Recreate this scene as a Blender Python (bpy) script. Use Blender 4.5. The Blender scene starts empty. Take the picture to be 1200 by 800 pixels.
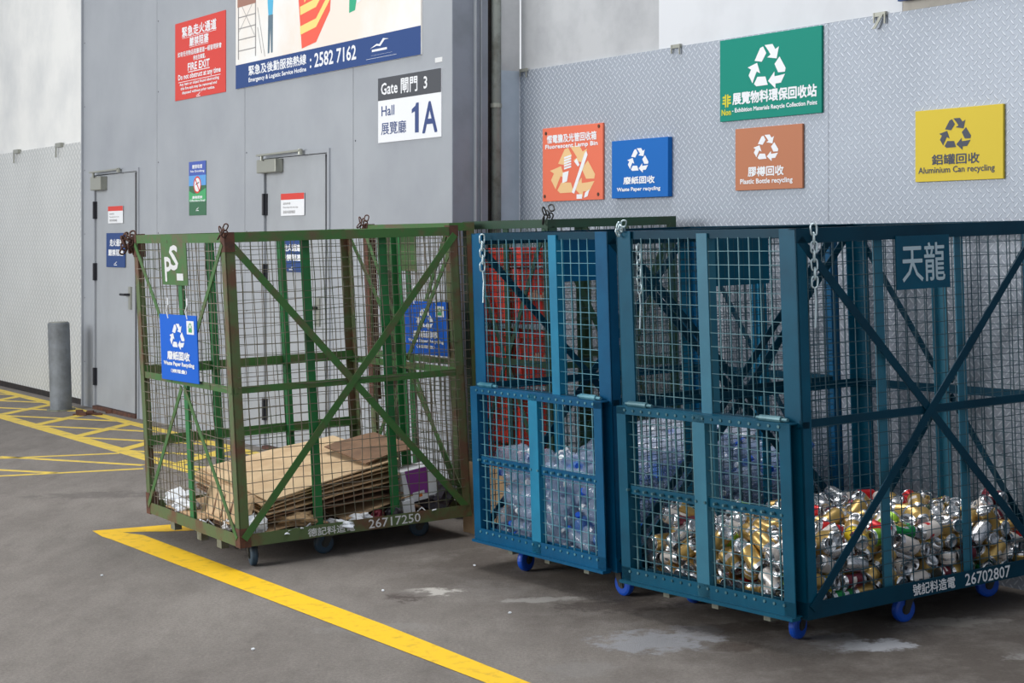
import bpy, bmesh, math, random
from mathutils import Vector, Matrix, Quaternion, Euler, noise

random.seed(11)
C = bpy.context.scene.collection
SC = bpy.context.scene

# ------------------------------------------------------------------ camera
UP = Vector((0.0267245, 0.0145280, 0.9995373))        # true vertical of the building; the yard floor falls slightly to the left
RIGHT = Vector((0.9996428, -0.0003884, -0.0267216))
FWD = RIGHT.cross(UP) * -1
if FWD.y < 0: FWD = -FWD
cam_data = bpy.data.cameras.new('camera')
cam = bpy.data.objects.new('camera', cam_data); C.objects.link(cam)
cam_data.sensor_width = 36.0
cam_data.lens = 1992.87 / 1200 * 36
cam_data.shift_y = -(400 - 285.99) / 1200
cam_data.clip_end = 200
cam.matrix_world = Matrix((
    (RIGHT.x, UP.x, -FWD.x, 0.0),
    (RIGHT.y, UP.y, -FWD.y, 0.0),
    (RIGHT.z, UP.z, -FWD.z, 1.65),
    (0, 0, 0, 1)))
SC.camera = cam

# ------------------------------------------------------------------ world, lights, exposure
world = bpy.data.worlds.new('world'); SC.world = world; world.use_nodes = True
wn = world.node_tree; wn.nodes.clear()
w_out = wn.nodes.new('ShaderNodeOutputWorld'); w_bg = wn.nodes.new('ShaderNodeBackground')
w_tc = wn.nodes.new('ShaderNodeTexCoord'); w_sep = wn.nodes.new('ShaderNodeSeparateXYZ'); w_r = wn.nodes.new('ShaderNodeValToRGB')
wn.links.new(w_tc.outputs['Generated'], w_sep.inputs[0]); wn.links.new(w_sep.outputs['Z'], w_r.inputs[0])
w_r.color_ramp.elements[0].position = 0.0; w_r.color_ramp.elements[0].color = (0.77, 0.80, 0.84, 1)
w_r.color_ramp.elements[1].position = 0.75; w_r.color_ramp.elements[1].color = (0.36, 0.38, 0.41, 1)
wn.links.new(w_r.outputs[0], w_bg.inputs[0]); wn.links.new(w_bg.outputs[0], w_out.inputs[0])
w_bg.inputs[1].default_value = 0.85

def area(name, loc, target, sx, sy, power, col):
    l = bpy.data.lights.new(name, 'AREA'); l.shape = 'RECTANGLE'; l.size = sx; l.size_y = sy; l.energy = power; l.color = col
    o = bpy.data.objects.new(name, l); C.objects.link(o); o.location = loc
    o.rotation_euler = (Vector(target) - Vector(loc)).to_track_quat('-Z', 'Y').to_euler(); return o
area('canopy_skylight', (0.2, 8.6, 7.0), (-0.6, 7.9, 0), 5.0, 3.0, 300, (1.0, 0.985, 0.96))
area('yard_opening', (-13.0, 6.0, 4.5), (-3.5, 11.5, 1.0), 8.0, 5.0, 1050, (1.0, 0.985, 0.95))

vs = SC.view_settings
vs.view_transform = 'Standard'; vs.look = 'None'; vs.gamma = 1.0; vs.use_curve_mapping = False
vs.exposure = 0.4

# ------------------------------------------------------------------ materials
def lin(c):
    return tuple(((v/255)/12.92 if v/255 <= 0.04045 else (((v/255)+0.055)/1.055)**2.4) for v in c) + (1.0,)

class NT:
    def __init__(s, m): s.t = m.node_tree; s.n = s.t.nodes; s.l = s.t.links
    def new(s, k, **kw):
        n = s.n.new(k)
        for a, b in kw.items(): setattr(n, a, b)
        return n
    def math(s, op, a, b=None, c=None, clamp=False):
        n = s.n.new('ShaderNodeMath'); n.operation = op; n.use_clamp = clamp
        for i, v in enumerate((a, b, c)):
            if v is None: continue
            if hasattr(v, 'node'): s.l.new(v, n.inputs[i])
            else: n.inputs[i].default_value = v
        return n.outputs[0]
    def mix(s, f, a, b):
        n = s.n.new('ShaderNodeMix'); n.data_type = 'RGBA'
        for i, v in ((0, f), (6, a), (7, b)):
            if hasattr(v, 'node'): s.l.new(v, n.inputs[i])
            else: n.inputs[i].default_value = v
        return n.outputs[2]
    def noise(s, vec, scale, detail=4, rough=0.55):
        n = s.n.new('ShaderNodeTexNoise'); n.inputs['Scale'].default_value = scale; n.inputs['Detail'].default_value = detail
        n.inputs['Roughness'].default_value = rough; s.l.new(vec, n.inputs['Vector']); return n.outputs['Fac']
    def ramp(s, f, a, b):
        n = s.n.new('ShaderNodeMapRange'); n.inputs['From Min'].default_value = a; n.inputs['From Max'].default_value = b
        s.l.new(f, n.inputs['Value']); return n.outputs[0]

def mat(name, col, rough=0.5, metal=0.0, col2=None, nscale=8.0, lo=0.45, hi=0.7, bump=0.0, bscale=60.0, spec=0.5, coord='Object'):
    m = bpy.data.materials.new(name); m.use_nodes = True
    b = m.node_tree.nodes['Principled BSDF']; N = NT(m)
    b.inputs['Base Color'].default_value = lin(col); b.inputs['Roughness'].default_value = rough; b.inputs['Metallic'].default_value = metal
    b.inputs['Specular IOR Level'].default_value = spec
    tc = N.new('ShaderNodeTexCoord').outputs[coord]
    if col2:
        f = N.ramp(N.noise(tc, nscale, 6, 0.6), lo, hi)
        N.l.new(N.mix(f, lin(col), lin(col2)), b.inputs['Base Color'])
    if bump:
        bn = N.new('ShaderNodeBump'); bn.inputs['Strength'].default_value = bump; bn.inputs['Distance'].default_value = 0.004
        N.l.new(N.noise(tc, bscale, 3), bn.inputs['Height']); N.l.new(bn.outputs[0], b.inputs['Normal'])
    return m

def tread_plate(name, cell, col, worn, rough=0.38):
    """checker plate: raised short bars alternating in direction, laid out on the sheet's own coordinates"""
    m = bpy.data.materials.new(name); m.use_nodes = True; N = NT(m); b = m.node_tree.nodes['Principled BSDF']
    tc = N.new('ShaderNodeTexCoord').outputs['Object']
    sp = N.new('ShaderNodeSeparateXYZ'); N.l.new(tc, sp.inputs[0]); x, z = sp.outputs[0], sp.outputs[2]
    a = N.math('DIVIDE', N.math('ADD', x, z), cell * 1.414); c = N.math('DIVIDE', N.math('SUBTRACT', x, z), cell * 1.414)
    par = N.math('FLOORED_MODULO', N.math('ADD', N.math('FLOOR', a), N.math('FLOOR', c)), 2.0)
    fa = N.math('SUBTRACT', N.math('FRACT', a), 0.5); fc = N.math('SUBTRACT', N.math('FRACT', c), 0.5)
    def ell(p, q): return N.math('ADD', N.math('POWER', N.math('DIVIDE', p, 0.66), 2.0), N.math('POWER', N.math('DIVIDE', q, 0.13), 2.0))
    e1 = ell(N.math('ABSOLUTE', fa), N.math('ABSOLUTE', fc)); e2 = ell(N.math('ABSOLUTE', fc), N.math('ABSOLUTE', fa))
    e = N.math('ADD', N.math('MULTIPLY', e1, N.math('SUBTRACT', 1.0, par)), N.math('MULTIPLY', e2, par))
    h = N.math('SUBTRACT', 1.0, N.ramp(e, 0.35, 1.0), clamp=True)
    n1 = N.ramp(N.noise(tc, 1.3, 5, 0.6), 0.35, 0.7)
    base = N.mix(n1, lin(col), lin([min(255, v + 10) for v in col]))
    N.l.new(N.mix(N.math('MULTIPLY', h, 0.8), base, lin(worn)), b.inputs['Base Color'])
    b.inputs['Metallic'].default_value = 0.35; b.inputs['Roughness'].default_value = rough
    bn = N.new('ShaderNodeBump'); bn.inputs['Strength'].default_value = 0.55; bn.inputs['Distance'].default_value = 0.004
    N.l.new(h, bn.inputs['Height']); N.l.new(bn.outputs[0], b.inputs['Normal'])
    return m

def floor_material():
    m = bpy.data.materials.new('asphalt'); m.use_nodes = True; N = NT(m); b = m.node_tree.nodes['Principled BSDF']
    tc = N.new('ShaderNodeTexCoord').outputs['Object']
    mp = N.new('ShaderNodeMapping'); mp.inputs['Rotation'].default_value = (0, 0, math.radians(-57)); mp.inputs['Scale'].default_value = (1, 0.35, 1)
    N.l.new(tc, mp.inputs[0]); v2 = mp.outputs[0]
    big = N.ramp(N.noise(tc, 0.55, 5, 0.6), 0.3, 0.72); streak = N.ramp(N.noise(v2, 2.2, 6, 0.65), 0.42, 0.72)
    fine = N.ramp(N.noise(tc, 75, 6, 0.85), 0.34, 0.66); mid = N.ramp(N.noise(tc, 11, 7, 0.8), 0.38, 0.64)
    c = N.mix(big, lin((137, 131, 126)), lin((158, 152, 146)))
    st2 = N.ramp(N.noise(v2, 7, 7, 0.72), 0.45, 0.66)
    c = N.mix(N.math('MULTIPLY', streak, 0.5), c, lin((92, 86, 82)))
    c = N.mix(N.math('MULTIPLY', st2, 0.35), c, lin((96, 89, 84)))
    c = N.mix(N.math('MULTIPLY', mid, 0.38), c, lin((154, 148, 142)))
    c = N.mix(N.math('MULTIPLY', fine, 0.6), c, lin((84, 80, 78)))
    # dirt tracked along the row of cages, oil stains and dried pale spills: marks with places of their own
    sp = N.new('ShaderNodeSeparateXYZ'); N.l.new(tc, sp.inputs[0])
    nn_ = N.math('ADD', N.math('MULTIPLY', sp.outputs[0], 0.84013), N.math('MULTIPLY', sp.outputs[1], 0.54238))
    mm_ = N.math('SUBTRACT', N.math('MULTIPLY', sp.outputs[1], 0.84013), N.math('MULTIPLY', sp.outputs[0], 0.54238))
    near = N.math('MULTIPLY', N.ramp(nn_, 3.3, 4.2), N.math('SUBTRACT', 1.0, N.ramp(mm_, 7.2, 8.3)), clamp=True)
    wob = N.noise(tc, 2.6, 5, 0.7)
    near = N.math('MULTIPLY', near, N.ramp(wob, 0.30, 0.55), clamp=True)
    c = N.mix(N.math('MULTIPLY', near, 0.62), c, lin((70, 61, 55)))
    dn = N.noise(tc, 11, 6, 0.75)
    for (x, y, rx, ry, k, col) in ((0.50, 6.57, .26, .10, .7, (150, 152, 158)), (0.68, 6.66, .12, .10, .6, (152, 152, 156)), (1.34, 6.42, .17, .05, .9, (182, 184, 190)),
                                   (1.20, 6.5, .12, .10, .5, (150, 150, 152)), (1.95, 6.2, .2, .05, .7, (150, 148, 146)), (-0.42, 7.56, .16, .05, .9, (190, 186, 180)),
                                   (-0.5, 7.5, .1, .07, .7, (70, 60, 58)), (0.42, 7.2, .3, .07, .6, (62, 54, 50)), (0.1, 7.35, .2, .03, .6, (165, 162, 158)),
                                   (0.9, 6.75, .3, .06, .6, (58, 50, 46)), (0.82, 6.45, .12, .05, .5, (62, 48, 40)), (-0.6, 6.9, .3, .05, .3, (150, 148, 145)),
                                   (-2.6, 10.6, .5, .08, .45, (84, 80, 78)), (1.7, 6.75, .25, .05, .6, (150, 146, 140)), (0.2, 6.2, .15, .08, .35, (140, 138, 136))):
        dx = N.math('DIVIDE', N.math('SUBTRACT', sp.outputs[0], x), rx); dy = N.math('DIVIDE', N.math('SUBTRACT', sp.outputs[1], y), ry * 1.9)
        d = N.math('ADD', N.math('MULTIPLY', dx, dx), N.math('MULTIPLY', dy, dy))
        d = N.math('ADD', d, N.math('MULTIPLY', N.math('SUBTRACT', dn, 0.5), 5.0))
        f = N.math('SUBTRACT', 1.0, N.ramp(d, 0.35, 1.0), clamp=True)
        c = N.mix(N.math('MULTIPLY', f, k), c, lin(col))
    N.l.new(c, b.inputs['Base Color']); b.inputs['Roughness'].default_value = 0.82; b.inputs['Specular IOR Level'].default_value = 0.25
    bn = N.new('ShaderNodeBump'); bn.inputs['Strength'].default_value = 0.5; bn.inputs['Distance'].default_value = 0.004
    N.l.new(fine, bn.inputs['Height']); N.l.new(bn.outputs[0], b.inputs['Normal'])
    return m

def plastic_film(name, col, alpha, rough=0.12):
    m = bpy.data.materials.new(name); m.use_nodes = True; N = NT(m); N.n.clear()
    out = N.new('ShaderNodeOutputMaterial'); tr = N.new('ShaderNodeBsdfTransparent'); pb = N.new('ShaderNodeBsdfPrincipled'); mx = N.new('ShaderNodeMixShader')
    tr.inputs[0].default_value = (0.93, 0.96, 1.0, 1); pb.inputs['Base Color'].default_value = lin(col); pb.inputs['Roughness'].default_value = rough
    pb.inputs['Specular IOR Level'].default_value = 1.0
    mx.inputs[0].default_value = alpha; N.l.new(tr.outputs[0], mx.inputs[1]); N.l.new(pb.outputs[0], mx.inputs[2]); N.l.new(mx.outputs[0], out.inputs[0])
    return m

M = {}
M['asphalt'] = floor_material()
M['grey_panel'] = mat('grey_painted_steel', (155, 160, 167), 0.5, 0.0, (143, 148, 156), 1.4, 0.38, 0.72, 0.04, 40, spec=0.3)
M['grey_door'] = mat('grey_door_paint', (157, 162, 168), 0.5, 0.0, (145, 149, 155), 2.0, 0.4, 0.75, spec=0.3)
M['dark_gap'] = mat('dark_recess_rust', (22, 20, 22), 0.8, 0.0, (48, 38, 34), 14)
M['return_shade'] = mat('shaded_grey_jamb', (116, 122, 134), 0.5, 0.0, (104, 110, 120), 3)  # shade on the return face is put into this darker grey
M['pipe'] = mat('galvanised_pipe', (140, 146, 142), 0.5, 0.3, (110, 112, 106), 12)
M['tread'] = tread_plate('checker_plate', 0.032, (142, 150, 162), (192, 199, 209), 0.5)
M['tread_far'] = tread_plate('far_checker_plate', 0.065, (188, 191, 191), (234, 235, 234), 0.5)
M['plain_steel'] = mat('plain_galvanised_sheet', (150, 162, 176), 0.45, 0.2, (164, 176, 190), 3)
M['concrete'] = mat('pale_concrete', (172, 175, 179), 0.85, 0.0, (146, 149, 154), 2.2, 0.42, 0.72, 0.15, 30)
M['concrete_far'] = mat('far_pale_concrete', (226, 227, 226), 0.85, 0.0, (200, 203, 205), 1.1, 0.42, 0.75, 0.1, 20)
M['white_paint'] = mat('white_wall_paint', (198, 202, 208), 0.7, 0.0, (186, 190, 196), 1.5)
M['beige'] = mat('beige_render', (176, 172, 164), 0.8, 0.0, (150, 146, 140), 4)
M['yellow_line'] = mat('yellow_road_paint', (244, 196, 14), 0.65, 0.0, (196, 156, 40), 16, 0.52, 0.78, 0.2, 120)
M['yellow_old'] = mat('worn_yellow_road_paint', (226, 196, 78), 0.7, 0.0, (168, 152, 104), 9, 0.5, 0.75)
M['bollard'] = mat('galvanised_bollard', (122, 128, 134), 0.6, 0.2, (96, 100, 104), 7, 0.4, 0.7)
M['green'] = mat('green_cage_paint', (58, 102, 48), 0.6, 0.0, (92, 82, 58), 9, 0.48, 0.68, 0.15, 50)
M['green_old'] = mat('rusting_green_cage_paint', (80, 98, 60), 0.65, 0.0, (96, 68, 50), 6, 0.46, 0.62, 0.25, 50)
M['green_bright'] = mat('bright_green_cage_paint', (34, 112, 58), 0.5, 0.0, (44, 88, 50), 6)
M['green_dark'] = mat('dark_green_cage_paint', (24, 62, 44), 0.5, 0.0, (34, 52, 36), 6)
M['rust'] = mat('rust', (92, 58, 44), 0.85, 0.0, (60, 42, 38), 20, 0.4, 0.7, 0.4, 60)
M['green_wire'] = mat('rusty_mesh_wire', (124, 116, 102), 0.55, 0.3, (78, 88, 64), 5, 0.45, 0.6)
M['teal_a'] = mat('blue_teal_cage_paint', (3, 84, 124), 0.4, 0.0, (3, 70, 108), 4, 0.4, 0.7, spec=0.2)
M['teal_a2'] = mat('lit_blue_cage_upright', (22, 126, 164), 0.4, 0.0, (18, 108, 144), 4, 0.4, 0.7, spec=0.35)  # same cage paint, lightened in colour for uprights that catch the light
M['teal_b2'] = mat('lit_teal_cage_upright', (46, 112, 136), 0.4, 0.0, (36, 98, 122), 4, 0.4, 0.7, spec=0.35)  # lit tone of the teal uprights, painted into the colour
M['teal_b'] = mat('dark_teal_cage_paint', (4, 80, 106), 0.4, 0.0, (3, 66, 90), 4, 0.4, 0.7, spec=0.2)
M['teal_shade'] = mat('shaded_teal_rail', (3, 56, 76), 0.42, 0.0, (4, 46, 64), 4, 0.4, 0.7, spec=0.15)  # shade on rails and braces painted in as a darker teal
M['teal_wire_a'] = mat('blue_teal_mesh_wire', (96, 150, 166), 0.4, 0.2, (30, 100, 122), 5, 0.4, 0.65)
M['teal_wire_b'] = mat('dark_teal_mesh_wire', (84, 124, 134), 0.4, 0.2, (24, 78, 92), 5, 0.4, 0.65)
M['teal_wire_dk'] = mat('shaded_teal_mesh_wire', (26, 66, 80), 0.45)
M['dkwire'] = mat('dark_green_mesh_wire', (44, 70, 54), 0.55)
M['wheel_blue'] = mat('blue_polyurethane', (8, 72, 176), 0.45)
M['wheel_dark'] = mat('faded_blue_wheel_rubber', (40, 62, 80), 0.6, 0.0, (58, 62, 64), 14)
M['steel_dark'] = mat('dark_caster_steel', (62, 62, 60), 0.55, 0.5)
M['stub'] = mat('grey_steel_stub', (116, 120, 108), 0.6, 0.1, (84, 82, 66), 15)
M['chain'] = mat('pale_galvanised_chain', (196, 214, 220), 0.35, 0.6)
M['chain_rust'] = mat('rusty_chain', (84, 56, 46), 0.8, 0.1, (54, 38, 34), 40)
M['white'] = mat('sign_white', (222, 225, 230), 0.55, spec=0.25)
M['s_red'] = mat('sign_red', (203, 68, 61), 0.55, spec=0.2)
M['s_navy'] = mat('sign_navy', (43, 70, 124), 0.55, spec=0.2)
M['s_blue'] = mat('sign_blue', (16, 97, 176), 0.55, spec=0.2)
M['s_blue2'] = mat('hanging_sign_blue', (12, 93, 199), 0.55, spec=0.2)
M['s_teal'] = mat('sign_green', (0, 128, 112), 0.55, spec=0.2)
M['s_brown'] = mat('sign_brown', (176, 115, 86), 0.55, spec=0.2)
M['s_yellow'] = mat('sign_yellow', (208, 185, 59), 0.55, spec=0.2)
M['s_orange'] = mat('sign_orange', (216, 111, 86), 0.55, spec=0.2)
M['s_cream'] = mat('sign_cream', (221, 185, 135), 0.55, spec=0.2)
M['s_grey'] = mat('sign_dark_grey', (75, 78, 84), 0.55, spec=0.2)
M['ink'] = mat('sign_ink_navy', (34, 44, 66), 0.5)
M['ink_blue'] = mat('sign_ink_blue', (38, 62, 118), 0.5)
M['s_lime'] = mat('sign_lettering_yellow', (199, 192, 54), 0.55, spec=0.2)
M['photo_bg'] = mat('poster_pale_ground', (226, 228, 228), 0.5, 0.0, (224, 214, 204), 0.9, 0.4, 0.6)
M['scaffold'] = mat('poster_scaffold_grey', (136, 134, 134), 0.5)
M['vest'] = mat('poster_orange_red', (226, 84, 62), 0.5)
M['vest_y'] = mat('poster_vest_yellow', (226, 206, 120), 0.5)
M['skyblue'] = mat('poster_shirt_blue', (74, 168, 206), 0.5)
M['jeans'] = mat('poster_trousers_slate', (84, 108, 124), 0.5)
M['skin'] = mat('poster_skin', (150, 108, 92), 0.5)
M['p_green'] = mat('poster_green', (24, 158, 118), 0.5)
M['d_green'] = mat('sign_dark_green', (42, 98, 66), 0.5)
M['m_green'] = mat('sign_mid_green', (58, 158, 98), 0.5)
M['sky'] = mat('sign_sky_blue', (84, 150, 214), 0.5)
M['p_blue'] = mat('sign_violet_blue', (58, 84, 168), 0.5)
M['closer'] = mat('door_closer_metal', (146, 148, 140), 0.4, 0.4)
M['black'] = mat('black_metal', (30, 32, 40), 0.5)
M['card'] = mat('cardboard', (190, 160, 124), 0.85, 0.0, (164, 132, 98), 5, 0.42, 0.7, 0.1, 30)
M['card_pale'] = mat('pale_cardboard', (206, 180, 144), 0.85, 0.0, (180, 150, 116), 4, 0.42, 0.7, 0.1, 30)
M['card_dark'] = mat('worn_cardboard', (136, 106, 82), 0.9, 0.0, (104, 80, 64), 5, 0.42, 0.7, 0.1, 30)
M['paper_white'] = mat('white_crumpled_film', (236, 240, 246), 0.4, 0.0, (206, 214, 226), 14)
M['purple'] = mat('purple_print', (132, 58, 142), 0.45)
M['o_dot'] = mat('orange_print', (226, 120, 50), 0.5)
M['bag_dark'] = mat('dark_plastic_bag', (54, 50, 58), 0.3, 0.0, (96, 96, 104), 12)
M['kraft'] = mat('kraft_paper', (168, 140, 104), 0.8, 0.0, (120, 98, 72), 16)
M['crate_red'] = mat('red_crate_plastic', (218, 58, 46), 0.5, 0.0, (196, 44, 38), 5)
M['crate_mark'] = mat('crate_pale_print', (206, 160, 140), 0.6)
M['bag_green'] = mat('dull_green_leaf_litter', (66, 84, 56), 0.8, 0.0, (112, 96, 66), 10)
M['label_pale'] = mat('pale_paper_label', (206, 208, 210), 0.7)
M['can_gold'] = mat('can_gold', (192, 160, 96), 0.28, 0.55)
M['can_silver'] = mat('can_bare_aluminium', (206, 208, 212), 0.22, 0.85)
M['can_white'] = mat('can_white', (216, 208, 202), 0.32, 0.2)
M['can_red'] = mat('can_red', (196, 30, 34), 0.3, 0.3)
M['can_green'] = mat('can_green', (16, 128, 66), 0.28, 0.5)
M['can_lime'] = mat('can_lime', (158, 206, 66), 0.3, 0.4)
M['can_yellow'] = mat('can_yellow', (234, 206, 48), 0.3, 0.4)
M['can_plum'] = mat('can_plum', (112, 44, 56), 0.3, 0.5)
M['pet'] = plastic_film('clear_bottle_plastic', (176, 192, 216), 0.36, 0.09)
M['pet_blue'] = plastic_film('blue_bottle_plastic', (86, 140, 220), 0.42)
M['cap_blue'] = mat('blue_bottle_cap', (24, 92, 210), 0.4)
M['cap_white'] = mat('white_bottle_cap', (230, 234, 238), 0.4)
M['wrap'] = plastic_film('clear_plastic_wrap', (196, 204, 220), 0.42)

# ------------------------------------------------------------------ mesh helpers
class MB:
    def __init__(s, f=None): s.v = []; s.f = []; s.mi = []; s.fn = f or (lambda p: p)
    def pt(s, p): s.v.append(tuple(s.fn(Vector(p)))); return len(s.v) - 1
    def face(s, idx, mi=0): s.f.append(tuple(idx)); s.mi.append(mi)
    def hexa(s, pts, mi=0):
        i = [s.pt(p) for p in pts]
        for q in ((0,3,2,1), (4,5,6,7), (0,1,5,4), (1,2,6,5), (2,3,7,6), (3,0,4,7)): s.face([i[k] for k in q], mi)
    def box(s, x0, x1, y0, y1, z0, z1, mi=0):
        s.hexa(((x0,y0,z0),(x1,y0,z0),(x1,y1,z0),(x0,y1,z0),(x0,y0,z1),(x1,y0,z1),(x1,y1,z1),(x0,y1,z1)), mi)
    def flat(s, p, q, side, w, t, out, mi=0):
        """flat bar from p to q, w wide along side, t thick along out"""
        p, q, side, out = Vector(p), Vector(q), Vector(side).normalized() * w / 2, Vector(out) * t
        s.hexa((p-side, p+side, p+side+out, p-side+out, q-side, q+side, q+side+out, q-side+out), mi)
    def tube(s, pts, r, n=6, mi=0, cap=True):
        pts = [Vector(p) for p in pts]; rings = []
        for k, p in enumerate(pts):
            d = (pts[min(k+1, len(pts)-1)] - pts[max(k-1, 0)]).normalized()
            a = d.cross(Vector((0, 0, 1)) if abs(d.z) < 0.9 else Vector((1, 0, 0))).normalized(); b = d.cross(a)
            rr = r[k] if isinstance(r, (list, tuple)) else r
            rings.append([s.pt(p + (a*math.cos(2*math.pi*j/n) + b*math.sin(2*math.pi*j/n))*rr) for j in range(n)])
        for A, B in zip(rings, rings[1:]):
            for j in range(n): s.face((A[j], A[(j+1) % n], B[(j+1) % n], B[j]), mi)
        if cap: s.face(rings[0][::-1], mi); s.face(rings[-1], mi)
    def poly(s, pts, depth, mi=0):
        """closed outline in x,z facing -y, extruded by depth"""
        a = [s.pt((x, 0, z)) for x, z in pts]; b = [s.pt((x, depth, z)) for x, z in pts]
        s.face(a, mi); s.face(b[::-1], mi)
        for k in range(len(pts)): j = (k+1) % len(pts); s.face((a[k], b[k], b[j], a[j]), mi)
    def mesh(s, name, mats, smooth=False, recalc=True):
        me = bpy.data.meshes.new(name); me.from_pydata(s.v, [], s.f)
        for m in mats: me.materials.append(m)
        me.polygons.foreach_set('material_index', s.mi)
        if recalc:
            bm = bmesh.new(); bm.from_mesh(me); bmesh.ops.recalc_face_normals(bm, faces=bm.faces); bm.to_mesh(me); bm.free()
        if smooth: me.polygons.foreach_set('use_smooth', [True]*len(me.polygons))
        me.update(); return me
    def build(s, name, m, parent=None, smooth=False, bevel=0):
        me = s.mesh(name, m if isinstance(m, list) else [m], smooth)
        return link(name, me, parent, bevel)

def link(name, me, parent=None, bevel=0):
    o = bpy.data.objects.new(name, me); C.objects.link(o)
    if parent: o.parent = parent
    if bevel:
        b = o.modifiers.new('bevel', 'BEVEL'); b.width = bevel; b.segments = 2; b.limit_method = 'ANGLE'
    return o
def tag(o, label, cat, group=None, kind=None):
    o['label'] = label; o['category'] = cat
    if group: o['group'] = group
    if kind: o['kind'] = kind
    return o
def empty(name, mw, label=None, cat=None, group=None, kind=None):
    o = bpy.data.objects.new(name, None); C.objects.link(o); o.empty_display_size = 0.1
    o.matrix_world = mw if isinstance(mw, Matrix) else Matrix.Translation(Vector(mw))
    if label: tag(o, label, cat, group)
    if kind: o['kind'] = kind
    return o
def structure(o): o['kind'] = 'structure'; return o
def copy_tree(o, parent=None):
    c = o.copy(); C.objects.link(c); c.parent = parent
    for ch in list(o.children): copy_tree(ch, c)
    return c

# text -> flat mesh pieces, cached
def text_outline(s, bold):
    cu = bpy.data.curves.new('text', 'FONT'); cu.body = s; cu.resolution_u = 2; cu.size = 1
    o = bpy.data.objects.new('text', cu); C.objects.link(o)
    me = bpy.data.meshes.new_from_object(o.evaluated_get(bpy.context.evaluated_depsgraph_get()))
    vs_ = [v.co.copy() for v in me.vertices]; fs = [tuple(p.vertices) for p in me.polygons]
    bpy.data.objects.remove(o); bpy.data.curves.remove(cu); bpy.data.meshes.remove(me)
    return vs_, fs
def put_text(mb, s, x0, x1, z0, z1, y=-0.001, bold=0.0, mi=0, thick=0):
    """lettering stretched to the box x0..x1, z0..z1 in the sign's own plane, facing -y"""
    bold *= 0.5
    v, f = text_outline(s, bold)
    if not v: return
    ax0, ax1 = min(p.x for p in v), max(p.x for p in v); ay0, ay1 = min(p.y for p in v), max(p.y for p in v)
    sx = (x1-x0)/max(ax1-ax0, 1e-5); sz = (z1-z0)/max(ay1-ay0, 1e-5)
    offs = [(0, 0)] if not bold else [(0, 0), (bold, 0), (-bold, 0), (0, bold), (0, -bold), (bold*.7, bold*.7), (-bold*.7, -bold*.7)]
    for k, (dx, dz) in enumerate(offs):
        i0 = len(mb.v)
        for p in v: mb.pt((x0 + (p.x-ax0)*sx + dx, y - k*0.00004, z0 + (p.y-ay0)*sz + dz))
        for q in f: mb.face([i0+i for i in q], mi)
ARROW = (((-.68, .36), (-.29, .28), (-.05, .64), (-.22, .95), (-.38, .90)), ((-.14, 1.0), (.28, 1.0), (.43, .76), (.62, .86), (.50, .34), (.0, .44), (.18, .55), (.04, .76)))
def put_recycle(mb, cx, cz, rx, rz, y=-0.001, mi=0):
    for k in range(3):
        a = -k*2*math.pi/3
        for q in ARROW:
            pts = []
            for x, z in q:
                x2, z2 = x*math.cos(a) - z*math.sin(a), x*math.sin(a) + z*math.cos(a)
                pts.append(mb.pt((cx + x2*rx, y, cz + (z2-0.12)*rz)))
            mb.face(pts, mi)
def quad(mb, x0, x1, z0, z1, y=-0.0006, mi=0):
    mb.face([mb.pt((x0, y, z0)), mb.pt((x1, y, z0)), mb.pt((x1, y, z1)), mb.pt((x0, y, z1))], mi)
def shape(mb, pts, y=-0.0008, mi=0): mb.face([mb.pt((x, y, z)) for x, z in pts], mi)
def bird_logo(mb, cx, cz, w, h, y, mi=0):
    shape(mb, [(cx-.5*w, cz-.3*h), (cx-.15*w, cz+.05*h), (cx, cz-.02*h), (cx+.2*w, cz+.45*h), (cx+.5*w, cz+.3*h), (cx+.28*w, cz+.3*h), (cx+.05*w, cz-.22*h), (cx-.15*w, cz-.12*h)], y, mi)
    quad(mb, cx-.4*w, cx+.4*w, cz-.62*h, cz-.42*h, y, mi)

# ------------------------------------------------------------------ building frame: u along the wall to the right, v up, n towards the yard
U = Vector((0.54231794, -0.84017023, -0.00228824)); V = UP; NW = U.cross(V)
O = Vector((0.63057908, 8.73908841, 0.0))
def WM(u, v, n=0.0, about=0.0):  # u, v of doors and signs cast from image pixels onto the wall planes
    p = O + U*u + V*v + NW*n
    m = Matrix(((U.x, -NW.x, V.x, p.x), (U.y, -NW.y, V.y, p.y), (U.z, -NW.z, V.z, p.z), (0, 0, 0, 1)))
    return m @ Matrix.Rotation(about, 4, 'Z') if about else m
EU = -1.908            # right edge of the grey gate front
BACK = -0.49           # the checker plate wall stands this far behind it

# ------------------------------------------------------------------ floor and walls
fl = MB(); fl.face([fl.pt(p) for p in ((-26, -6, 0), (16, -6, 0), (16, 34, 0), (-26, 34, 0))])
structure(fl.build('floor', M['asphalt']))

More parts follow.
